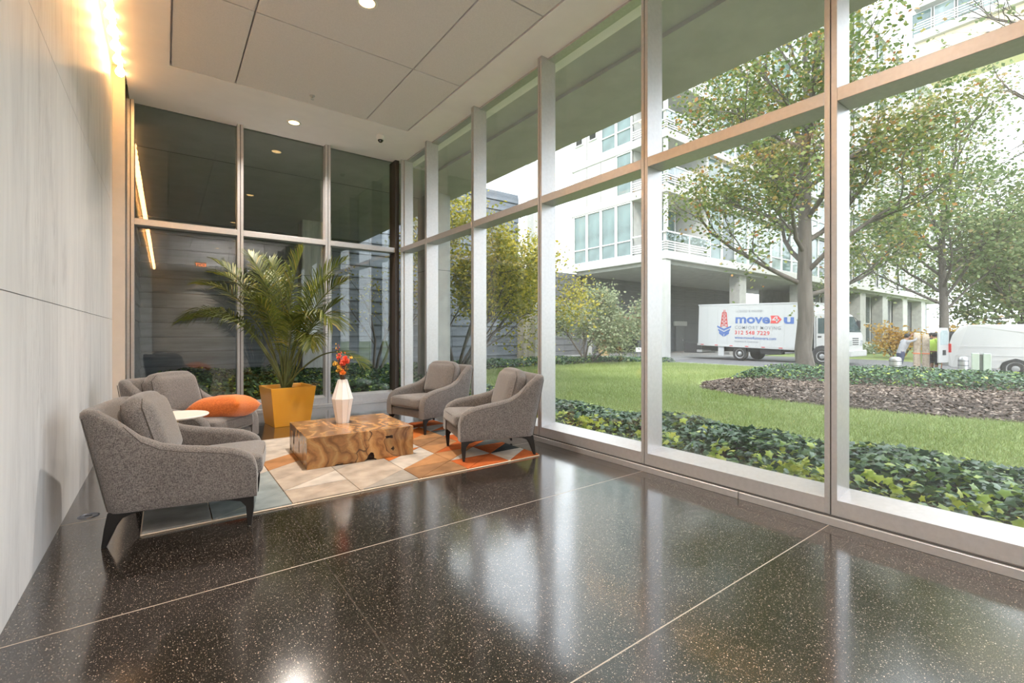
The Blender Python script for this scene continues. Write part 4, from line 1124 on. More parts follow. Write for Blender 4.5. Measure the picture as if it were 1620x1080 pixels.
for i in range(len(LV_T) - 1):
    z0 = LV_T[i] + 0.02; h = LV_T[i + 1] - 0.50 - z0
    for j, x in enumerate(xs):
        if j < 12: put_window(x, BY0 + 0.35, z0, BW - 0.02, h, 0, 0.95, rb.choice([0, 1, 1, 0, 2]))
        else:
            k = (j - 12) % 4
            if k in (0, 1): bx('wall_panel', (x, x + BW - 0.03, BY0 + 0.15, BY0 + 0.45, z0, z0 + h), WHITE_CONC, bld)
            elif k == 2: put_window(x, BY0 + 0.55, z0, BW - 0.02, h, 0, 0.95, rb.choice([0, 2]))
            else: put_window(x, BY0 + 0.35, z0, BW - 0.02, h, 0, None, rb.choice([0, 1]))
    # west face: glazed bays on the first floor, white panels above
    ny = 4; yw0 = BY0 + 2.6; bw = (BYE - yw0) / ny
    for j in range(ny):
        y = yw0 + j * bw
        if i == 0 or j == 0 or (i >= 2 and j == 1): put_window(BX0 + 0.1, y + bw, z0, bw - 0.03, h, R(-90), 0.95, rb.choice([0, 1, 0]))
        else:
            bx('wall_panel', (BX0 + 0.06, BX0 + 0.3, y + 0.02, y + bw - 0.02, z0, z0 + h), WHITE_CONC, bld)
            put_window(BX0 + 0.04, y + bw * 0.85, z0 + 1.2, bw * 0.6, 0.7, R(-90), None, 1)
    # corner balcony: post, rails, glass band, back door
    MB().box(BX0 + 0.12, BX0 + 0.32, BY0 + 0.12, BY0 + 0.32, z0 - 0.02, z0 + h).build('balcony_post', WHITE_CONC, bld)
    put_window(BX0 + 1.2, BY0 + 2.5, z0, 1.6, h, 0, None, 2); put_window(BX0 + 2.9, BY0 + 2.5, z0, 1.6, h, 0, None, 0)
    bx('side_wall', (BX0 + 4.78, BX0 + 4.95, BY0 + 0.3, BY0 + 2.6, z0, z0 + h), WHITE_CONC, bld)
    for zz in (0.10, 0.24, 0.38, 0.52):
        MB().box(BX0 + 0.06, BX0 + 4.8, BY0 + 0.05, BY0 + 0.09, z0 + zz, z0 + zz + 0.06).build('balcony_rail', WHITEMETAL, bld)
        MB().box(BX0 + 0.05, BX0 + 0.09, BY0 + 0.1, BY0 + 2.6, z0 + zz, z0 + zz + 0.06).build('balcony_rail', WHITEMETAL, bld)
    MB().box(BX0 + 0.02, BX0 + 4.8, BY0 + 0.02, BY0 + 0.11, z0 + 1.08, z0 + 1.16).build('handrail', WHITEMETAL, bld)
    MB().box(BX0 + 0.02, BX0 + 0.11, BY0 + 0.12, BY0 + 2.6, z0 + 1.08, z0 + 1.16).build('handrail', WHITEMETAL, bld)
    bx('balcony_glass', (BX0 + 0.1, BX0 + 4.8, BY0 + 0.06, BY0 + 0.08, z0 + 0.60, z0 + 1.08), glassmat('balcony_glass', (0.8, 0.88, 0.9), 2.5) if i == 0 else bpy.data.materials['balcony_glass'], bld)
    for xx in (2.4, 4.75): MB().box(BX0 + xx, BX0 + xx + 0.06, BY0 + 0.03, BY0 + 0.1, z0, z0 + 1.1).build('rail_post', WHITEMETAL, bld)
# columns and ground floor
for (x, y, w) in ((BX0 + 0.05, BY0 + 0.1, 0.5), (33.4, BY0 + 0.6, 0.95), (43.5, BY0 + 0.6, 1.2), (50.5, BY0 + 0.5, 1.6), (57.5, BY0 + 0.5, 1.6), (64.5, BY0 + 0.5, 1.8), (72, BY0 + 0.5, 1.8), (80, BY0 + 0.5, 1.8)):
    MB().box(x, x + w, y, y + 0.5 + w * 0.3, -0.45, LV_T[0] - 0.5).build('column', WHITE_CONC if x < 30 else CONCRETE, bld, bevel=0.02, seg=1)
for x in (46, 48.2, 53, 55.2, 60, 62.2, 67, 69.4): put_window(x, BY0 + 1.6, -0.4, 2.1, 5.9, 0, 2.8, 2)
bx('ground_floor_wall', (46.1, BXE, BY0 + 5, BY0 + 5.3, -0.45, LV_T[0] - 0.5), CONCRETE, bld)
bx('ground_floor_wall', (69.5, BXE, BY0 + 1.6, BY0 + 1.9, -0.45, LV_T[0] - 0.5), SIDING_D, bld)
# wing that bridges at the far end
bx('bridge_wall', (74.8, 84, 1.0, BY0, 34.6, 37.2), CREAM, bld)
bx('bridge_slab', (74.2, 84, 1.0, BY0, 37.2, 38.2), WHITE_CONC, bld)
for j in range(7): put_window(75.2, 2.6 + j * 2.1 + 1.9, 38.2, 1.9, 3.0, R(-90), None, j % 2)
for zz in (0.3, 0.6, 0.9, 1.2): bx('bridge_rail', (74.25, 74.35, 1.0, BY0, 38.2 + zz, 38.2 + zz + 0.1), WHITEMETAL, bld)
bx('bridge_roof', (74.2, 84, 1.0, BY0, 41.3, 41.9), WHITE_CONC, bld)
# recessed wall under the block, with garage mouth
gs = lambda x0, x1, z0, z1: (x1 > 12.9 and x0 < 18.6 - 0.1 and z0 < 2.4) and (x0 + 13 > 25.5 and x1 + 13 < 32.1)
def skipg(x0, x1, z0, z1): return x0 + 13 >= 25.3 and x1 + 13 <= 32.1 and z1 < 2.55
wB = siding_wall('wall_underpass', 'dark grey lap siding in the shade under the apartment block', (13.0, 24.6), (46.0, 24.6), -0.35, 5.6, SIDING_D, 0.43, 1.65, skipg)
bpy.data.objects.remove([c for c in wB.children if c.name.startswith('backing')][0])
MB().box(0, 12.3, 0.03, 0.3, 0, 5.95).box(19.1, 33, 0.03, 0.3, 0, 5.95).box(12.3, 19.1, 0.03, 0.3, 2.7, 5.95).build('backing', ALU_DARK, wB)
gg = thing('garage_entrance', 'dark garage mouth with white frame and red clearance sign', 'garage entrance', (25.4, 24.6, -0.35))
MB().box(0, 6.6, 2.2, 2.3, 0, 2.6).box(-0.1, 0, 0.1, 2.3, 0, 2.6).box(6.6, 6.7, 0.1, 2.3, 0, 2.6).box(0, 6.6, 0.1, 2.3, 2.6, 2.65).build('recess', plain('garage_dark', (0.05, 0.048, 0.046), 0.9), gg)
MB().box(-0.15, 0.15, -0.2, 0.05, 0, 2.7).build('frame_post', WHITE_CONC, gg); MB().box(6.45, 6.75, -0.2, 0.05, 0, 2.7).build('frame_post', WHITE_CONC, gg)
MB().box(0.15, 6.45, -0.15, 0.05, 2.45, 2.62).build('lintel', WHITE_CONC, gg)
sg = MB().box(3.6, 6.6, -0.30, -0.2, 2.62, 3.0).build('clearance_sign', plain('sign_red', (0.62, 0.06, 0.09), 0.5), gg)
tm = text_mesh('CLEARANCE', 0.26, WHITEMETAL, ext=0.004, bold=0.008)
link('lettering', tm, sg, (4.75, -0.305, 2.71), (R(90), 0, 0))
dd = thing('service_door', 'grey service door with white lintel under the apartment block', 'door', (36.2, 24.52, -0.35))
MB().box(0, 1.1, -0.08, 0, 0, 2.3).build('leaf', plain('door_grey', (0.16, 0.165, 0.17), 0.5), dd); MB().box(-0.3, 1.6, -0.14, 0, 2.35, 2.75).build('lintel', WHITE_CONC, dd); MB().box(0.95, 1.02, -0.14, -0.08, 1.0, 1.15).build('handle', ALU, dd)
# big pot by the garage and a small card in the ivy
t = thing('garden_pot', 'tan round garden pot with a leafy plant by the garage mouth', 'plant pot', (24.55, 22.3, -0.27))
MB().lathe([(0.30, 0), (0.46, 0.55), (0.52, 0.92), (0.56, 0.95), (0.56, 1.02), (0.47, 1.02), (0.44, 0.85)], 20).build('pot', plain('tan_clay', (0.42, 0.30, 0.15), 0.7), t, smooth=True)
MB().sphere((0, 0, 0.86), 0.44, 12, 6, (1, 1, 0.2)).build('soil', SOIL, t)
nn = 260; d = RNG.normal(0, 1, (nn, 3)); d /= np.linalg.norm(d, axis=1)[:, None]
me = scatter('leaves', LV4, LF4, d * RNG.uniform(0.3, 0.75, nn)[:, None] * [1, 1, 0.9] + [0, 0, 1.5], rot_from(RNG.random(nn) * 6.28, RNG.normal(0, .7, nn), RNG.normal(0, .7, nn)), RNG.uniform(0.15, 0.3, nn), IVY)
tag(link('leaves', me, t), kind='stuff')
MB().tube([(0, 0, 0.9), (0, 0, 1.5)], 0.04, 6).build('stem', BARK, t)
t = thing('card_stake', 'small white card on a stake in the far ivy border', 'card', (20.6, 16.2, 0.0), R(-35))
MB().obox((0, 0, 0.42), (0.17, 0.012, 0.12), Matrix.Rotation(R(-12), 3, 'X')).build('card', WHITEMETAL, t); MB().tube([(0, 0.01, -0.3), (0, 0.01, 0.36)], 0.012, 6).build('stake', ALU, t)
# ------------------------------------------------------------------ trees and shrubs
def grow(b, tips, p, d, Ln, r, lvl, maxl, rg, up=0.15, kids=5, spread=0.8, wob=0.18, shrinkf=0.62):
    n = 5 if lvl < maxl else 3
    pts = [Vector(p)]; rad = [r]; dirs = [Vector(d)]
    d = Vector(d).normalized()
    for i in range(n):
        d = (d + Vector((rg.gauss(0, wob), rg.gauss(0, wob), rg.gauss(0, wob) + up * 0.5))).normalized()
        pts.append(pts[-1] + d * Ln / n); rad.append(r * (1 - 0.65 * (i + 1) / n)); dirs.append(d.copy())
    b.tube(pts, rad, 7 if lvl == 0 else (5 if lvl == 1 else 3), cap=False)
    if lvl >= maxl:
        tips += [(pts[k], dirs[k]) for k in range(1, n + 1)]
        return
    if lvl == maxl - 1: tips += [(pts[-1], dirs[-1])]
    for c in range(kids):
        t = 0.25 + 0.75 * (c + rg.random() * 0.8) / kids; t = min(t, 0.999)
        i = int(t * n); q = pts[i].lerp(pts[i + 1], t * n - i); dd = dirs[i]
        ax = Vector((rg.gauss(0, 1), rg.gauss(0, 1), rg.gauss(0, 0.7))); ax = (ax - dd * ax.dot(dd)).normalized()
        nd_ = (dd + ax * spread * rg.uniform(0.7, 1.3)).normalized()
        grow(b, tips, q, nd_, Ln * shrinkf * rg.uniform(0.7, 1.15) * (1.15 - 0.5 * t), max(rad[i] * 0.55, 0.004), lvl + 1, maxl, rg, up, kids, spread, wob * 1.15, shrinkf)
TLV = [(0, -0.5, 0), (0.34, -0.05, 0.05), (0, 0.5, -0.04), (-0.34, -0.05, 0.05)]; TLF = [(0, 1, 2), (0, 2, 3)]
def leaves_at(name, tips, per, rad, size, mat, parent, rg, lim=None, droop=0.0):
    T = np.array([tuple(a) for a, _ in tips]); n = len(T) * per
    P = np.repeat(T, per, 0) + RNG.normal(0, rad, (n, 3)); P[:, 2] -= droop * RNG.random(n)
    me = scatter(name, TLV, TLF, P, rot_from(RNG.random(n) * 6.28, RNG.normal(0.3, 0.6, n), RNG.normal(0, 0.6, n)), size * RNG.uniform(0.6, 1.3, n), mat)
    return tag(link(name, me, parent), kind='stuff')
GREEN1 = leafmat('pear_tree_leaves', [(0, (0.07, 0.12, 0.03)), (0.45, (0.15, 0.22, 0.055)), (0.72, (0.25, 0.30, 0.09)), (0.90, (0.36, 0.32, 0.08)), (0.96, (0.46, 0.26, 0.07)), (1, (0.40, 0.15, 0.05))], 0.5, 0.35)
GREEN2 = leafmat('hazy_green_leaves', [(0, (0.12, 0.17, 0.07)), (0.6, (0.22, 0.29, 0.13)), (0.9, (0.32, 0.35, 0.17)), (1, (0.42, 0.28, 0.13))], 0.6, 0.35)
YELLOW = leafmat('yellow_green_leaves', [(0, (0.17, 0.20, 0.03)), (0.5, (0.36, 0.34, 0.05)), (1, (0.62, 0.50, 0.06))], 0.5, 0.35)
SAGE = leafmat('sage_leaves', [(0, (0.16, 0.21, 0.11)), (0.5, (0.30, 0.35, 0.20)), (0.93, (0.42, 0.45, 0.28)), (1, (0.45, 0.2, 0.12))], 0.6, 0.35)
AMBER = leafmat('amber_leaves', [(0, (0.50, 0.28, 0.04)), (0.6, (0.70, 0.43, 0.09)), (1, (0.78, 0.55, 0.18))], 0.6, 0.35)
PALEW = leafmat('white_flowers', [(0, (0.25, 0.33, 0.14)), (0.55, (0.42, 0.48, 0.28)), (0.75, (0.75, 0.75, 0.66)), (1, (0.85, 0.85, 0.78))], 0.7, 0.2)

def big_tree(name, label, base, r0, h, limbs, mat, seed, leaf=0.12, per=9, lr=0.24, limb_len=3.2, split=0.55, lean=(0, 0), z0=2.2, kids=5, up=0.22, lvl=3, droop=0.0):
    rg = random.Random(seed)
    t = thing(name, label, 'tree', base)
    b = MB(); tips = []
    # trunk flares at the foot
    hs_ = h * split
    pts = [Vector((lean[0] * s + rg.gauss(0, 0.03) * (s > 0), lean[1] * s + rg.gauss(0, 0.03) * (s > 0), hs_ * s)) for s in (0, 0.03, 0.1, 0.25, 0.4, 0.55, 0.7, 0.85, 1)]
    rad = [r0 * f for f in (1.35, 1.12, 1.0, 0.93, 0.87, 0.8, 0.74, 0.68, 0.6)]
    pts[0].z = -0.25
    b.tube(pts, rad, 12, cap=False)
    for k in range(4):
        a = 2 * math.pi * k / 4 + rg.random()
        grow(b, tips, pts[-1], Vector((math.cos(a) * 0.4, math.sin(a) * 0.4, 1)), h * (1 - split) * 0.95, r0 * 0.42, 1, lvl, rg, up, kids, 0.75, 0.12)
    for k in range(limbs):
        z = z0 + (hs_ - z0) * k / max(1, limbs - 1); a = k * 2.399 + rg.uniform(-.3, .3)
        s = z / hs_; p = Vector((lean[0] * s, lean[1] * s, z))
        grow(b, tips, p, Vector((math.cos(a), math.sin(a), 0.45 + 0.25 * rg.random())), limb_len * rg.uniform(0.8, 1.15), r0 * 0.36, 1, lvl, rg, up, kids, 0.8, 0.14)
    b.build('trunk', BARK, t, smooth='all')
    leaves_at('foliage', tips, per, lr, leaf, mat, t, rg, droop=droop)
    return t
big_tree('pear_tree', 'broad tree with thick grey trunk on the ivy mound in front of the truck', (15.4, 6.0, 0.12), 0.225, 13.0, 15, GREEN1, 21, 0.125, 20, 0.30, 3.5, 0.52, (0.1, 0.05), 2.3)
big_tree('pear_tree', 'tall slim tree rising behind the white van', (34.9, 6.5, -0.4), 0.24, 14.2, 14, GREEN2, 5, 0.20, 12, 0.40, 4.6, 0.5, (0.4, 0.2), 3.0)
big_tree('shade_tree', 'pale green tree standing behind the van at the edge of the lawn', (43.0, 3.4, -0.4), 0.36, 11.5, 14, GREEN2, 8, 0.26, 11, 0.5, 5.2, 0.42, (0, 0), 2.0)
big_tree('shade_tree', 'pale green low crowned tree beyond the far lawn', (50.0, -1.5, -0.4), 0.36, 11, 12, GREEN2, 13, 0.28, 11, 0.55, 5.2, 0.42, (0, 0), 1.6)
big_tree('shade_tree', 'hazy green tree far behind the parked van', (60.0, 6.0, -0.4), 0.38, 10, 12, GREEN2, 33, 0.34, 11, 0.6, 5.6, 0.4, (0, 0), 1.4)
# tree whose bare branches hang in beside the transom
rg = random.Random(4)
t = thing('overhanging_tree', 'sparse tree whose bare twigs hang over the driveway', 'tree', (20.5, -1.2, -0.3))
b = MB(); tips = []
b.tube([(0, 0, -0.2), (0, 0, 3), (0.1, 0.1, 6.5), (0.1, 0.2, 9.5)], [0.26, 0.22, 0.18, 0.1], 10, cap=False)
for k, (z, a) in enumerate([(5.2, 2.3), (6.0, 3.0), (6.8, 1.9), (7.4, 2.7), (8.2, 3.4), (8.8, 2.2), (9.2, 1.2), (9.4, 4.2)]):
    grow(b, tips, (0.08, 0.1, z), Vector((math.cos(a), math.sin(a), 0.30)), 4.6 * rg.uniform(.8, 1.1), 0.08, 1, 3, rg, 0.08, 5, 0.7, 0.16)
b.build('trunk', BARK, t, smooth='all')
leaves_at('foliage', [q for q in tips if rg.random() < 0.45], 2, 0.16, 0.14, GREEN2, t, rg)

def multi_stem(name, label, base, stems, h, mat, seed, leaf, per, lr, spreadv=(0, 0), lvl=3, r0=0.05, kids=5, cat='tree', sp=0.75, up=0.12, wd=0.55):
    rg = random.Random(seed); t = thing(name, label, cat, base); b = MB(); tips = []
    for k in range(stems):
        a = 2 * math.pi * k / stems + rg.uniform(-.4, .4)
        d = Vector((math.cos(a) * wd + spreadv[0], math.sin(a) * wd + spreadv[1], 1))
        grow(b, tips, (math.cos(a) * 0.08, math.sin(a) * 0.08, -0.15), d, h * rg.uniform(0.85, 1.1), r0, 0, lvl, rg, up, kids, sp, 0.13)
    b.build('stems', BARK, t, smooth='all')
    leaves_at('foliage', tips, per, lr, leaf, mat, t, rg)
    return t
multi_stem('serviceberry', 'small multi-stem tree with yellow-green leaves beyond the concrete column', (7.6, 13.2, 0.1), 5, 4.0, YELLOW, 17, 0.11, 11, 0.24, (0.42, -0.20), 3, 0.06)
multi_stem('serviceberry', 'thin pale-stemmed small tree in the shaded ivy before the siding', (5.25, 14.2, 0.1), 3, 2.9, YELLOW, 23, 0.10, 2, 0.14, (0.12, 0.0), 2, 0.05, 5, wd=0.3)
multi_stem('dogwood', 'wide sage green shrub with thin stems in the far ivy border', (14.9, 14.6, 0.0), 5, 2.6, SAGE, 31, 0.12, 8, 0.2, (0.42, -0.15), 3, 0.05, up=0.02)
multi_stem('amber_shrub', 'low shrub with amber autumn leaves behind the movers', (38.2, 9.4, -0.45), 5, 1.7, AMBER, 41, 0.22, 3, 0.26, (0, 0), 2, 0.05, 5, 'shrub')
multi_stem('amber_shrub', 'low shrub with amber autumn leaves behind the white van roof', (44, 7.4, -0.45), 5, 1.9, AMBER, 42, 0.28, 4, 0.28, (0, 0), 2, 0.05, 5, 'shrub')
for k, (x, y) in enumerate(((42.5, 13.3), (44.2, 13.2), (46.0, 13.0), (47.8, 12.9), (49.6, 12.8))):
    multi_stem('flower_bush', 'white flowering bush in the row before the concrete piers', (x, y, -0.45), 6, 0.75, PALEW, 50 + k, 0.15, 6, 0.18, (0, 0), 2, 0.02, 4, 'bush')['group'] = 'white flowering bushes along the block'
# ------------------------------------------------------------------ moving truck
VW = plain('vehicle_white', (0.46, 0.46, 0.46), 0.32, 0, 0.02, coat=0.3)
VPANEL = plain('truck_panel_white', (0.44, 0.45, 0.46), 0.4, 0, 0.02)
RUBBER = plain('tyre_rubber', (0.03, 0.03, 0.03), 0.85)
CHASSIS = plain('chassis_black', (0.035, 0.035, 0.038), 0.7)
DGLASS = plain('vehicle_glass', (0.06, 0.085, 0.09), 0.06, 0, 0.3, 2)
REDL = plain('tail_red', (0.45, 0.03, 0.03), 0.3)
BLUE = plain('print_blue', (0.065, 0.13, 0.36), 0.5); REDP = plain('print_red', (0.55, 0.06, 0.06), 0.5); GREYP = plain('print_grey', (0.22, 0.23, 0.26), 0.5)
STEEL = plain('bright_steel', (0.45, 0.45, 0.46), 0.3, 0.7)
def wheel(parent, x, y, z, r, w, side, mat=STEEL, name='wheel'):
    """axle along local x; side -1 faces -x"""
    def lathe_x(prof, m, nm, par, n=28):
        b = MB(); vs = []; fs = []
        for (rad, xx) in prof:
            for k in range(n):
                a = 2 * math.pi * k / n; vs.append((xx * side, rad * math.cos(a), rad * math.sin(a)))
        for i in range(len(prof) - 1):
            for k in range(n):
                k2 = (k + 1) % n; fs.append((i * n + k, i * n + k2, (i + 1) * n + k2, (i + 1) * n + k))
        fs.append(tuple(range(n))); fs.append(tuple(range((len(prof) - 1) * n, len(prof) * n)))
        return b.add(vs, fs).build(nm, m, par, smooth=35)
    o = lathe_x([(r * 0.62, -w / 2), (r * 0.94, -w / 2), (r, -w * 0.36), (r, w * 0.36), (r * 0.94, w / 2), (r * 0.64, w / 2), (r * 0.62, w * 0.38)], RUBBER, name, parent)
    o.location = (x, y, z)
    h = lathe_x([(r * 0.62, 0.0), (r * 0.635, w * 0.46), (r * 0.58, w * 0.44), (r * 0.50, w * 0.25), (r * 0.30, w * 0.30), (r * 0.26, w * 0.48), (r * 0.16, w * 0.52), (r * 0.02, w * 0.53)], mat, 'hub', o)
    hb = MB()
    for k in range(6):
        a = 2 * math.pi * k / 6; xx = w * 0.285 * side
        hb.obox((xx, r * 0.40 * math.cos(a), r * 0.40 * math.sin(a)), (0.012, r * 0.07, r * 0.055), Matrix.Rotation(a, 3, 'X'))
    hb.build('hub_hole', CHASSIS, o)
    return o
tk = thing('moving_truck', 'white box truck with blue and red moving company print on its side', 'truck', (26.2, 13.0, -0.247))
BZ0, BZ1 = 0.82, 3.28
box_ = bpy.data.objects.new('cargo_box', None)
cb = MB().box(0.0, 2.3, -3.0, 3.2, BZ0, BZ1).build('cargo_box', VPANEL, tk, bevel=0.03, seg=1)
cb.rotation_euler = (R(1.6), 0, 0); cb.location = (0, 0, -0.06)
for y in [-3.0 + 0.62 * k for k in range(1, 10)]: MB().box(-0.006, 0.0, y - 0.006, y + 0.006, BZ0 + 0.1, BZ1 - 0.08).build('panel_rib', plain('rib_white', (0.38, 0.39, 0.40), 0.4) if y < -2.3 else bpy.data.materials['rib_white'], cb)
MB().box(-0.02, 2.32, -3.02, 3.22, BZ1 - 0.06, BZ1 + 0.01).build('top_rail', ALU, cb); MB().box(-0.02, 0.03, -3.02, 3.22, BZ0 - 0.01, BZ0 + 0.12).build('bottom_rail', ALU, cb)
for k in range(7): MB().box(-0.03, -0.02, -2.6 + k * 0.9, -2.42 + k * 0.9, BZ0 + 0.03, BZ0 + 0.08).build('reflector', REDL, cb)
def side_text(body, mat, y_left, y_right, z_base, hh, bold=0.0, spacing=1.0, par=cb, x=-0.009):
    me = text_mesh(body, 1.0, mat, ext=0.0, bold=bold, spacing=spacing)
    co = np.empty(len(me.vertices) * 3); me.vertices.foreach_get('co', co); co = co.reshape(-1, 3)
    w = co[:, 0].max() - co[:, 0].min(); x0 = co[:, 0].min(); cap = hh
    co[:, 0] = (co[:, 0] - x0) * ((y_left - y_right) / w); co[:, 1] *= cap / 0.729
    me.vertices.foreach_set('co', co.ravel()); me.update()
    return link('lettering', me, par, (x, y_left, z_base), (R(90), 0, R(-90)))
yl = 0.88
side_text('LICENSED & INSURED', GREYP, yl, -0.62, 2.80, 0.13, spacing=1.25)
side_text('move', BLUE, yl, -1.02, 2.19, 0.50, 0.030, 0.98)
side_text('u', BLUE, -1.72, -2.22, 2.19, 0.50, 0.030)
MB().prism([(-1.04, 2.19), (-1.42, 2.19), (-1.62, 2.40), (-1.42, 2.60), (-1.04, 2.60), (-1.10, 2.40)], 'x', -0.012, -0.006).build('arrow_mark', REDP, cb)
f4 = MB().prism([(-1.34, 2.24), (-1.40, 2.24), (-1.40, 2.56), (-1.34, 2.56)], 'x', -0.016, -0.010).prism([(-1.14, 2.34), (-1.48, 2.34), (-1.48, 2.40), (-1.14, 2.40)], 'x', -0.016, -0.010).prism([(-1.14, 2.40), (-1.21, 2.40), (-1.36, 2.56), (-1.30, 2.56)], 'x', -0.016, -0.010)
f4.build('numeral_four', VPANEL, cb)
side_text('COMFORT MOVING', GREYP, yl + 0.02, -1.58, 1.85, 0.19, 0.004, 1.2)
side_text('312 548 7229', REDP, yl + 0.02, -1.02, 1.55, 0.215, 0.016, 1.1)
side_text('www.move4umovers.com', BLUE, yl + 0.02, -1.36, 1.29, 0.17, 0.012)
side_text('Residential & Commercial', GREYP, yl + 0.02, -0.42, 1.10, 0.115)
# emblem: red lattice tower on blue open box
em = MB(); cy = 1.55
def bar(p, q, w=0.03): em.obox((-0.012, (p[0] + q[0]) / 2, (p[1] + q[1]) / 2), (0.004, w / 2, math.hypot(q[0] - p[0], q[1] - p[1]) / 2), Matrix.Rotation(math.atan2(-(q[0] - p[0]), q[1] - p[1]), 3, 'X'))
L_ = lambda s, t: (cy + s * (0.20 - 0.09 * t), 1.95 + 0.85 * t)
for s in (-1, 1): bar(L_(s, 0), L_(s, 1), 0.045)
for k in range(4):
    a, c = k / 4, (k + 1) / 4
    bar(L_(-1, a), L_(1, c)); bar(L_(1, a), L_(-1, c)); bar(L_(-1, c), L_(1, c))
for s in (-0.4, 0.4): bar((cy + s * 0.1, 2.80), (cy + s * 0.1, 2.95), 0.03)
em.build('emblem_tower', REDP, cb)
em = MB()
for z, w in ((1.95, 0.42), (1.76, 0.36)):
    em.prism([(cy, z - 0.22), (cy + w, z - 0.02), (cy + w, z + 0.08), (cy, z - 0.10)], 'x', -0.012, -0.004).prism([(cy, z - 0.22), (cy - w, z - 0.02), (cy - w, z + 0.08), (cy, z - 0.10)], 'x', -0.012, -0.004)
em.prism([(cy + 0.02, 1.38), (cy + 0.30, 1.56), (cy + 0.30, 1.70), (cy + 0.02, 1.54)], 'x', -0.012, -0.004).prism([(cy - 0.02, 1.38), (cy - 0.30, 1.56), (cy - 0.30, 1.70), (cy - 0.02, 1.54)], 'x', -0.012, -0.004)
em.build('emblem_box', BLUE, cb)
# small print on the front bulkhead
me = text_mesh('move4u', 0.34, BLUE, ext=0, bold=0.012); link('lettering', me, cb, (0.75, -3.012, 2.62), (R(90), 0, 0))
# chassis
MB().box(0.35, 0.5, -4.6, 3.1, 0.55, 0.80).box(1.8, 1.95, -4.6, 3.1, 0.55, 0.80).box(0.5, 1.8, -0.5, 2.6, 0.5, 0.7).build('chassis', CHASSIS, tk)
MB().box(0.12, 0.6, -1.6, -0.5, 0.42, 0.80).build('fuel_tank', CHASSIS, tk, bevel=0.04); MB().box(0.1, 2.2, 2.95, 3.3, 0.42, 0.56).build('rear_bumper', ALU, tk)
MB().box(0.06, 0.12, 1.55, 1.9, 0.25, 0.80).build('mud_flap', VPANEL, tk)
MB().box(0.3, 2.0, 3.2, 4.3, 0.35, 0.50).box(0.3, 0.36, 3.2, 4.3, 0.5, 0.95).build('lift_ramp', CHASSIS, tk)
for y in (0.6, -3.55):
    for x, s in ((0.16, -1), (2.14, 1)): wheel(tk, x, y, 0.41, 0.41, 0.26, s)
# cab-over cab
cab = MB().prism([(-3.15, 0.62), (-3.15, 2.52), (-3.35, 2.60), (-3.95, 2.58), (-4.18, 2.48), (-4.55, 1.62), (-4.62, 1.45), (-4.62, 0.62)], 'x', 0.12, 2.18).build('cab', VW, tk, bevel=0.05, seg=2)
MB().prism([(-4.215, 2.41), (-4.235, 2.40), (-4.575, 1.62), (-4.555, 1.62)], 'x', 0.22, 2.08).build('windshield', DGLASS, cab)
MB().prism([(-3.35, 1.55), (-3.35, 2.32), (-4.05, 2.32), (-4.38, 1.62), (-4.3, 1.55)], 'x', 0.105, 0.125).build('side_window', DGLASS, cab)
MB().prism([(-3.35, 1.55), (-3.35, 2.32), (-4.05, 2.32), (-4.38, 1.62), (-4.3, 1.55)], 'x', 2.175, 2.195).build('side_window', DGLASS, cab)
MB().box(0.108, 0.122, -3.24, -3.26, 0.8, 2.4).box(0.108, 0.122, -4.32, -4.34, 0.8, 1.55).build('door_gap', CHASSIS, cab)
MB().box(0.104, 0.125, -3.5, -3.34, 1.34, 1.42).build('door_handle', CHASSIS, cab)
for z in (0.98, 1.08, 1.18, 1.28): MB().box(0.75, 1.55, -4.63, -4.615, z, z + 0.045).build('grille_slat', CHASSIS, cab)
for x in (0.22, 1.68): MB().box(x, x + 0.4, -4.645, -4.6, 0.95, 1.2).build('headlamp', plain('lamp_clear', (0.55, 0.57, 0.6), 0.1, 0.4), cab, bevel=0.02)
MB().box(0.08, 2.22, -4.78, -4.55, 0.42, 0.72).build('front_bumper', VW, tk, bevel=0.04)
for x in (0.02, 2.2):
    m_ = MB().box(x, x + 0.08, -4.5, -4.32, 1.75, 2.2).build('mirror', CHASSIS, cab, bevel=0.02); MB().tube([(x + 0.04, -4.4, 2.2), (x + (0.15 if x < 1 else -0.05), -4.2, 2.42)], 0.015, 6).build('mirror_arm', CHASSIS, m_)
MB().lathe([(0.5, 0), (0.5, 0.28)], 18, (0, 0, 0)).build('wheel_arch', CHASSIS, tk).rotation_euler = (0, R(90), 0)
bpy.data.objects[tk.children[-1].name].location = (0.10, -3.55, 0.45)

# ------------------------------------------------------------------ cargo van (heads along the camera's right)
vn = thing('cargo_van', 'white cargo van with its rear door open beside the movers', 'van', (25.9, 4.55, -0.405), R(-90))
side = [(0.0, 0.42), (0.0, 1.15), (0.10, 1.62), (0.30, 1.98), (0.55, 2.04), (3.9, 2.04), (4.25, 1.92), (4.75, 1.30), (5.45, 1.16), (5.62, 0.95), (5.62, 0.42), (5.35, 0.36), (5.05, 0.36), (4.95, 0.62), (4.62, 0.74), (4.28, 0.62), (4.18, 0.36), (2.28, 0.36), (2.18, 0.62), (1.85, 0.76), (1.50, 0.62), (1.40, 0.36), (0.1, 0.36)]
vb = MB()
n = len(side)
def vy(z): return 0.99 if z < 1.2 else 0.99 - 0.17 * ((z - 1.2) / 0.85) ** 1.6
vs = [(x, -vy(z), z) for x, z in side] + [(x, vy(z), z) for x, z in side]
vb.add(vs, [tuple(range(n)), tuple(range(n, 2 * n))[::-1]] + [(i, (i + 1) % n, n + (i + 1) % n, n + i) for i in range(n)])
body = vb.build('body', VW, vn, bevel=0.035, seg=2, angle=25)
for z in (0.86, 1.22): MB().box(0.25, 4.3, -1.0, -0.99, z, z + 0.012).build('body_line', plain('van_crease', (0.6, 0.6, 0.6), 0.4) if z < 1 else bpy.data.materials['van_crease'], vn)
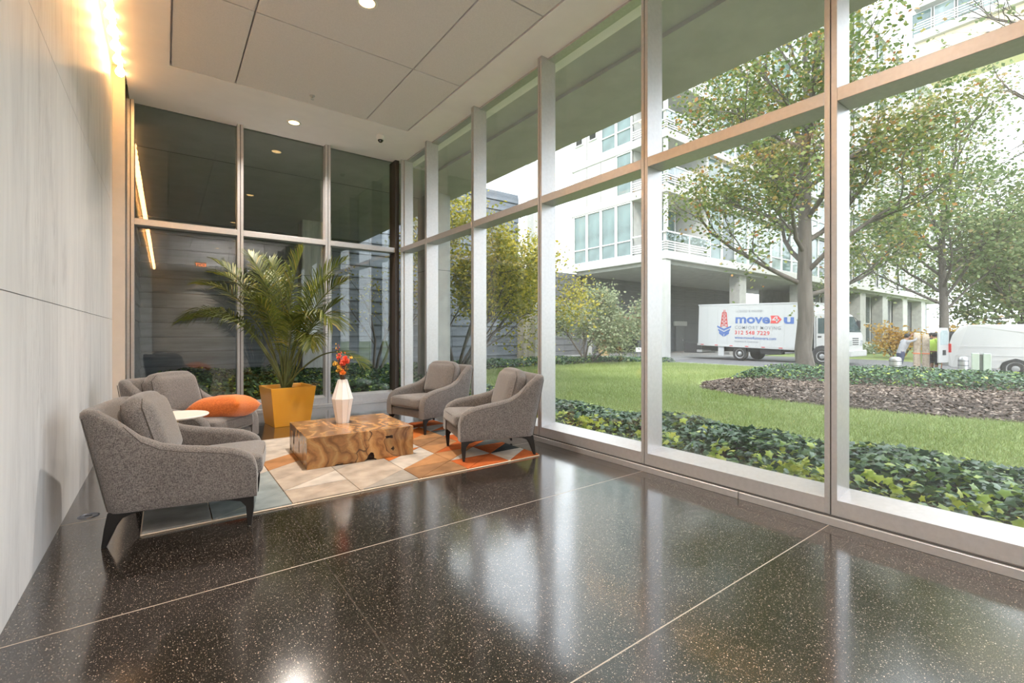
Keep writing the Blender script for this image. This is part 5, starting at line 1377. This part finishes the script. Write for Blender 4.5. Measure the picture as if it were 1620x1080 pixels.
MB().box(3.05, 3.06, -1.0, -0.985, 0.45, 1.9).build('door_gap', CHASSIS, vn)
for sy in (-1, 1):
    MB().prism([(3.25, 1.32), (3.25, 1.82), (3.95, 1.82), (4.45, 1.32)], 'y', sy * 0.985, sy * 0.90).build('side_window', DGLASS, vn)
MB().hexa([(4.80, -0.8, 1.29), (4.80, 0.8, 1.29), (4.76, 0.8, 1.29), (4.76, -0.8, 1.29)], [(4.32, -0.72, 1.88), (4.32, 0.72, 1.88), (4.28, 0.72, 1.88), (4.28, -0.72, 1.88)]).build('windshield', DGLASS, vn)
MB().box(-0.01, 0.10, -0.985, -0.88, 0.95, 1.30).build('tail_lamp', REDL, vn, bevel=0.015); MB().box(-0.01, 0.10, 0.88, 0.985, 0.95, 1.30).build('tail_lamp', REDL, vn, bevel=0.015)
MB().box(-0.18, 0.06, -0.95, 0.95, 0.42, 0.60).build('rear_bumper', STEEL, vn, bevel=0.03)
MB().box(-0.012, 0.0, -0.80, 0.80, 0.62, 1.78).build('cargo_opening', CHASSIS, vn)
dp = bpy.data.objects.new('rear_door', MB().prism([(0.0, 0.55), (0.80, 0.55), (0.80, 1.72), (0.66, 1.92), (0.10, 1.92), (0.0, 1.75)], 'y', -0.03, 0.03).mesh('rear_door', VW, bevel=0.015)); COL.objects.link(dp); dp.parent = vn
dp.location = (0.0, -0.92, 0); dp.rotation_euler = (0, 0, R(-101))
MB().prism([(0.10, 1.25), (0.70, 1.25), (0.70, 1.70), (0.60, 1.82), (0.16, 1.82), (0.10, 1.72)], 'y', -0.036, 0.036).build('door_window', plain('pale_glass', (0.35, 0.42, 0.44), 0.1), dp)
MB().box(0.28, 0.52, 0.03, 0.04, 0.85, 1.05).build('licence_recess', CHASSIS, dp); MB().box(0.28, 0.52, -0.04, -0.03, 0.85, 1.05).build('licence_recess', CHASSIS, dp)
for x in (1.84, 4.62):
    for y in (-0.86, 0.86):
        w = wheel(vn, x, y, 0.40, 0.40, 0.25, 1); w.rotation_euler = (0, 0, R(-90) if y < 0 else R(90))
# ------------------------------------------------------------------ bollards, utility box, wrapped furniture
def bollard(x, y, z, r, h, lab):
    t = thing('bollard', lab, 'bollard', (x, y, z), 0, 'stainless bollards by the driveway')
    MB().lathe([(r, 0), (r, h * 0.86), (r * 0.93, h * 0.93), (r * 0.7, h * 0.98), (r * 0.3, h), (0.002, h * 1.005)], 24).build('post', STEEL, t, smooth=30)
    for f in (0.62, 0.80): MB().lathe([(r * 1.02, h * f), (r * 1.02, h * f + 0.02)], 24).build('band', CHASSIS, t)
bollard(21.2, 5.28, -0.40, 0.185, 0.86, 'wide domed steel bollard near the man in grey')
bollard(23.07, 3.8, -0.42, 0.145, 0.90, 'slim domed steel bollard beside the grey utility box')
t = thing('utility_box', 'pale grey-green utility cabinet with a dark central slot', 'utility box', (21.75, 3.15, -0.42), R(-80))
MB().box(-0.23, -0.045, -0.2, 0.2, 0, 1.06).build('cabinet_door', plain('cabinet_green', (0.36, 0.41, 0.39), 0.5), t, bevel=0.02); MB().box(0.04, 0.23, -0.2, 0.2, 0, 1.06).build('cabinet_door', bpy.data.materials['cabinet_green'], t, bevel=0.02)
MB().box(-0.045, 0.04, -0.16, 0.18, 0, 1.02).build('slot', plain('slot_dark', (0.09, 0.10, 0.10), 0.6), t)
PAD = mat_fabric('beige_moving_pad', (0.42, 0.33, 0.25), (0.62, 0.52, 0.42), 30)
STRAPM = plain('orange_strap', (0.75, 0.25, 0.12), 0.6)
for k, (a, lab, hh) in enumerate(((0.04, 'tall padded furniture piece held by the man in grey', 1.72), (0.31, 'tall padded furniture piece next to the man in the lime vest', 1.66))):
    p = Vector((24.93, 5.54, -0.405)) + Vector((0.208, -0.978, 0)) * a
    t = thing('wrapped_furniture', lab, 'furniture', p, R(-78) + 0.04 * (k * 2 - 1), 'padded furniture on the driveway')
    link('padding', cushion(0.36, 0.225, hh, 8, 0.012, 0.05, 'padding', PAD), t, (0, 0, hh / 2))
    MB().box(-0.122, 0.122, -0.195, 0.195, 0.86, 0.91).build('strap', STRAPM, t, bevel=0.01)
# ------------------------------------------------------------------ people
SKIN = plain('skin', (0.36, 0.19, 0.12), 0.6); HAIR = plain('dark_hair', (0.02, 0.016, 0.013), 0.7)
def person(label, loc, rz, J, mats, pants_z, shirt_z, extra=None):
    """J: joints; body grown with a skin modifier, facing local +x"""
    V = []; E = []; Rr = []
    def v(p, r): V.append(p); Rr.append(r); return len(V) - 1
    def chain(start, items):
        prev = start
        for p, r in items:
            i = v(p, r)
            if prev is not None: E.append((prev, i))
            prev = i
        return prev
    pel = v(J['pelvis'], (0.135, 0.15))
    ch = chain(pel, [(J['waist'], (0.115, 0.14)), (J['chest'], (0.125, 0.165))])
    nk = chain(ch, [(J['neck'], (0.058, 0.058)), (J['jaw'], (0.075, 0.07)), (J['head'], (0.098, 0.085)), (J['crown'], (0.06, 0.055))])
    for s in ('l', 'r'):
        w = chain(ch, [(J['sh' + s], (0.068, 0.068)), (J['el' + s], (0.046, 0.046)), (J['wr' + s], (0.03, 0.03)), (J['ha' + s], (0.038, 0.02))])
        hd = (Vector(J['ha' + s]) - Vector(J['wr' + s])).normalized(); sd = hd.cross(Vector((0.3, 1, 0.2))).normalized(); ot = hd.cross(sd)
        for q in range(4):
            b0 = Vector(J['ha' + s]) + sd * (q - 1.5) * 0.02; ln = (0.07, 0.08, 0.076, 0.06)[q]
            chain(w, [(tuple(b0 + hd * ln * 0.55), (0.0095, 0.0095)), (tuple(b0 + hd * ln + ot * 0.015), (0.0085, 0.0085))])
        chain(w, [(tuple(Vector(J['ha' + s]) + sd * 0.045 + hd * 0.005), (0.011, 0.011)), (tuple(Vector(J['ha' + s]) + sd * 0.06 + hd * 0.035), (0.009, 0.009))])
        chain(pel, [(J['hi' + s], (0.10, 0.10)), (J['kn' + s], (0.066, 0.066)), (J['an' + s], (0.045, 0.045)), (J['to' + s], (0.042, 0.03))])
    me = bpy.data.meshes.new('body'); me.from_pydata([tuple(p) for p in V], E, [])
    o = bpy.data.objects.new('body', me); COL.objects.link(o)
    m = o.modifiers.new('skin', 'SKIN'); m.use_smooth_shade = True
    for i, r in enumerate(Rr):
        me.skin_vertices[0].data[i].radius = r
        me.skin_vertices[0].data[i].use_root = (i == 0)
    o.modifiers.new('sub', 'SUBSURF').levels = 1
    bm = applied(o)
    bm.materials.clear()
    for x in mats: bm.materials.append(x)
    idx = []
    hands = [Vector(J['ha' + s]) for s in 'lr']; elb = [Vector(J['el' + s]) for s in 'lr']; shl = [Vector(J['sh' + s]) for s in 'lr']
    slv = extra.get('sleeve', 1.0) if extra else 1.0
    neck = Vector(J['neck'])
    kz = extra.get('hem', 0.1) if extra else 0.1
    for p in bm.polygons:
        c = p.center
        arm = 1e9; ta = 0
        for s in range(2):
            for a_, b_, o0, o1 in ((shl[s], elb[s], 0.0, 0.5), (elb[s], hands[s], 0.5, 1.0)):
                ab = b_ - a_; tt = max(0, min(1, (c - a_).dot(ab) / ab.length_squared)); dd = (c - (a_ + ab * tt)).length
                if dd < arm: arm = dd; ta = o0 + (o1 - o0) * tt
        if c.z < 0.085: k = 3
        elif (c - neck).length < 0.06 or (c.z > neck.z + 0.01 and (c - Vector(J['head'])).length < 0.2): k = 0
        elif arm < 0.085 and ta > slv * 0.9 and (ta > 0.12): k = 0
        elif c.z > pants_z: k = 1
        elif c.z > kz: k = 2
        else: k = 0
        idx.append(k)
    bm.polygons.foreach_set('material_index', idx); bm.polygons.foreach_set('use_smooth', [True] * len(idx))
    t = thing('person', label, 'person', loc, rz)
    link('body', bm, t)
    hdp = Vector(J['head']); fw = Vector((1, 0, 0))
    f = (Vector(J['jaw']) - Vector(J['neck']))
    MB().sphere(hdp + Vector((-0.022, 0, 0.03)), 0.108, 14, 10, (1.0, 0.92, 0.95)).build('hair', HAIR, t, smooth='all')
    MB().sphere(hdp + Vector((0.075, 0, -0.025)), 0.062, 12, 8, (0.7, 0.95, 1.25)).build('face', SKIN, t, smooth='all')
    fb = MB().sphere(hdp + Vector((0.125, 0, -0.03)), 0.016, 8, 6, (1, 0.7, 1.3))
    for s in (-1, 1): fb.sphere(hdp + Vector((-0.01, s * 0.095, -0.02)), 0.025, 8, 6, (0.8, 0.35, 1.2))
    fb.build('nose_and_ears', SKIN, t, smooth='all')
    eb = MB()
    for s in (-1, 1): eb.sphere(hdp + Vector((0.108, s * 0.032, 0.0)), 0.011, 8, 6)
    eb.box(hdp.x + 0.108, hdp.x + 0.118, -0.022, 0.022, hdp.z - 0.075, hdp.z - 0.068); eb.build('eyes_and_mouth', HAIR, t)
    return t
GREYSH = plain('grey_shirt', (0.33, 0.33, 0.35), 0.9); NAVY = plain('navy_trousers', (0.05, 0.06, 0.11), 0.9); SHOE = plain('dark_shoes', (0.02, 0.02, 0.02), 0.8)
HIVIS = plain('lime_vest', (0.50, 0.72, 0.12), 0.7); DARKSH = plain('dark_shorts', (0.03, 0.03, 0.035), 0.9)
JA = dict(pelvis=(-0.05, 0, 0.90), waist=(0.02, 0, 1.04), chest=(0.12, 0, 1.27), neck=(0.20, 0, 1.44), jaw=(0.24, 0, 1.50), head=(0.26, 0, 1.58), crown=(0.26, 0, 1.66),
          shl=(0.15, 0.19, 1.37), ell=(0.36, 0.22, 1.46), wrl=(0.52, 0.15, 1.62), hal=(0.57, 0.13, 1.67), shr=(0.15, -0.19, 1.37), elr=(0.38, -0.22, 1.42), wrr=(0.53, -0.15, 1.56), har=(0.57, -0.13, 1.61),
          hil=(-0.05, 0.10, 0.84), knl=(0.05, 0.12, 0.47), anl=(-0.06, 0.12, 0.09), tol=(0.08, 0.13, 0.035), hir=(-0.05, -0.10, 0.84), knr=(-0.12, -0.11, 0.46), anr=(-0.32, -0.12, 0.10), tor=(-0.19, -0.13, 0.035))
person('person in grey long-sleeved shirt and navy trousers pushing the padded furniture', (24.50, 5.90, -0.405), -YAW, JA, [SKIN, GREYSH, NAVY, SHOE], 0.93, 0, dict(sleeve=0.95))
JB = dict(pelvis=(0, 0, 0.92), waist=(0, 0, 1.07), chest=(0.03, 0, 1.30), neck=(0.06, 0, 1.48), jaw=(0.08, 0, 1.54), head=(0.09, 0, 1.62), crown=(0.09, 0, 1.70),
          shl=(0.03, 0.20, 1.41), ell=(0.22, 0.27, 1.22), wrl=(0.42, 0.18, 1.20), hal=(0.48, 0.16, 1.20), shr=(0.03, -0.20, 1.41), elr=(0.20, -0.27, 1.22), wrr=(0.42, -0.20, 1.17), har=(0.48, -0.18, 1.17),
          hil=(0, 0.10, 0.86), knl=(0.05, 0.12, 0.48), anl=(0, 0.12, 0.09), tol=(0.14, 0.13, 0.035), hir=(0, -0.10, 0.86), knr=(0.02, -0.12, 0.48), anr=(-0.05, -0.12, 0.09), tor=(0.09, -0.13, 0.035))
pb = person('person in lime safety vest and dark shorts facing the open van', (25.42, 5.08, -0.405), -YAW, JB, [SKIN, HIVIS, DARKSH, SHOE], 0.97, 0, dict(sleeve=0.15, hem=0.45))
MB().lathe([(0.165, 0.93), (0.17, 0.99)], 16).build('tool_belt', plain('tan_leather', (0.30, 0.17, 0.09), 0.8), pb); MB().box(0.06, 0.12, -0.22, -0.12, 0.75, 0.95).build('pouch', bpy.data.materials['tan_leather'], pb, bevel=0.02)
MB().tube([(0.12, -0.2, 0.9), (0.15, -0.22, 0.5), (0.1, -0.2, 0.1)], 0.018, 6).build('hanging_strap', STRAPM, pb)
JC = dict(JB); JC['wrl'] = (0.4, 0.15, 1.35); JC['hal'] = (0.46, 0.13, 1.38)
person('person in dark shirt and dark trousers behind the open van door', (26.45, 5.42, -0.405), R(-90), JC, [SKIN, plain('dark_shirt', (0.05, 0.055, 0.06), 0.9), NAVY, SHOE], 0.97, 0, dict(sleeve=0.5))
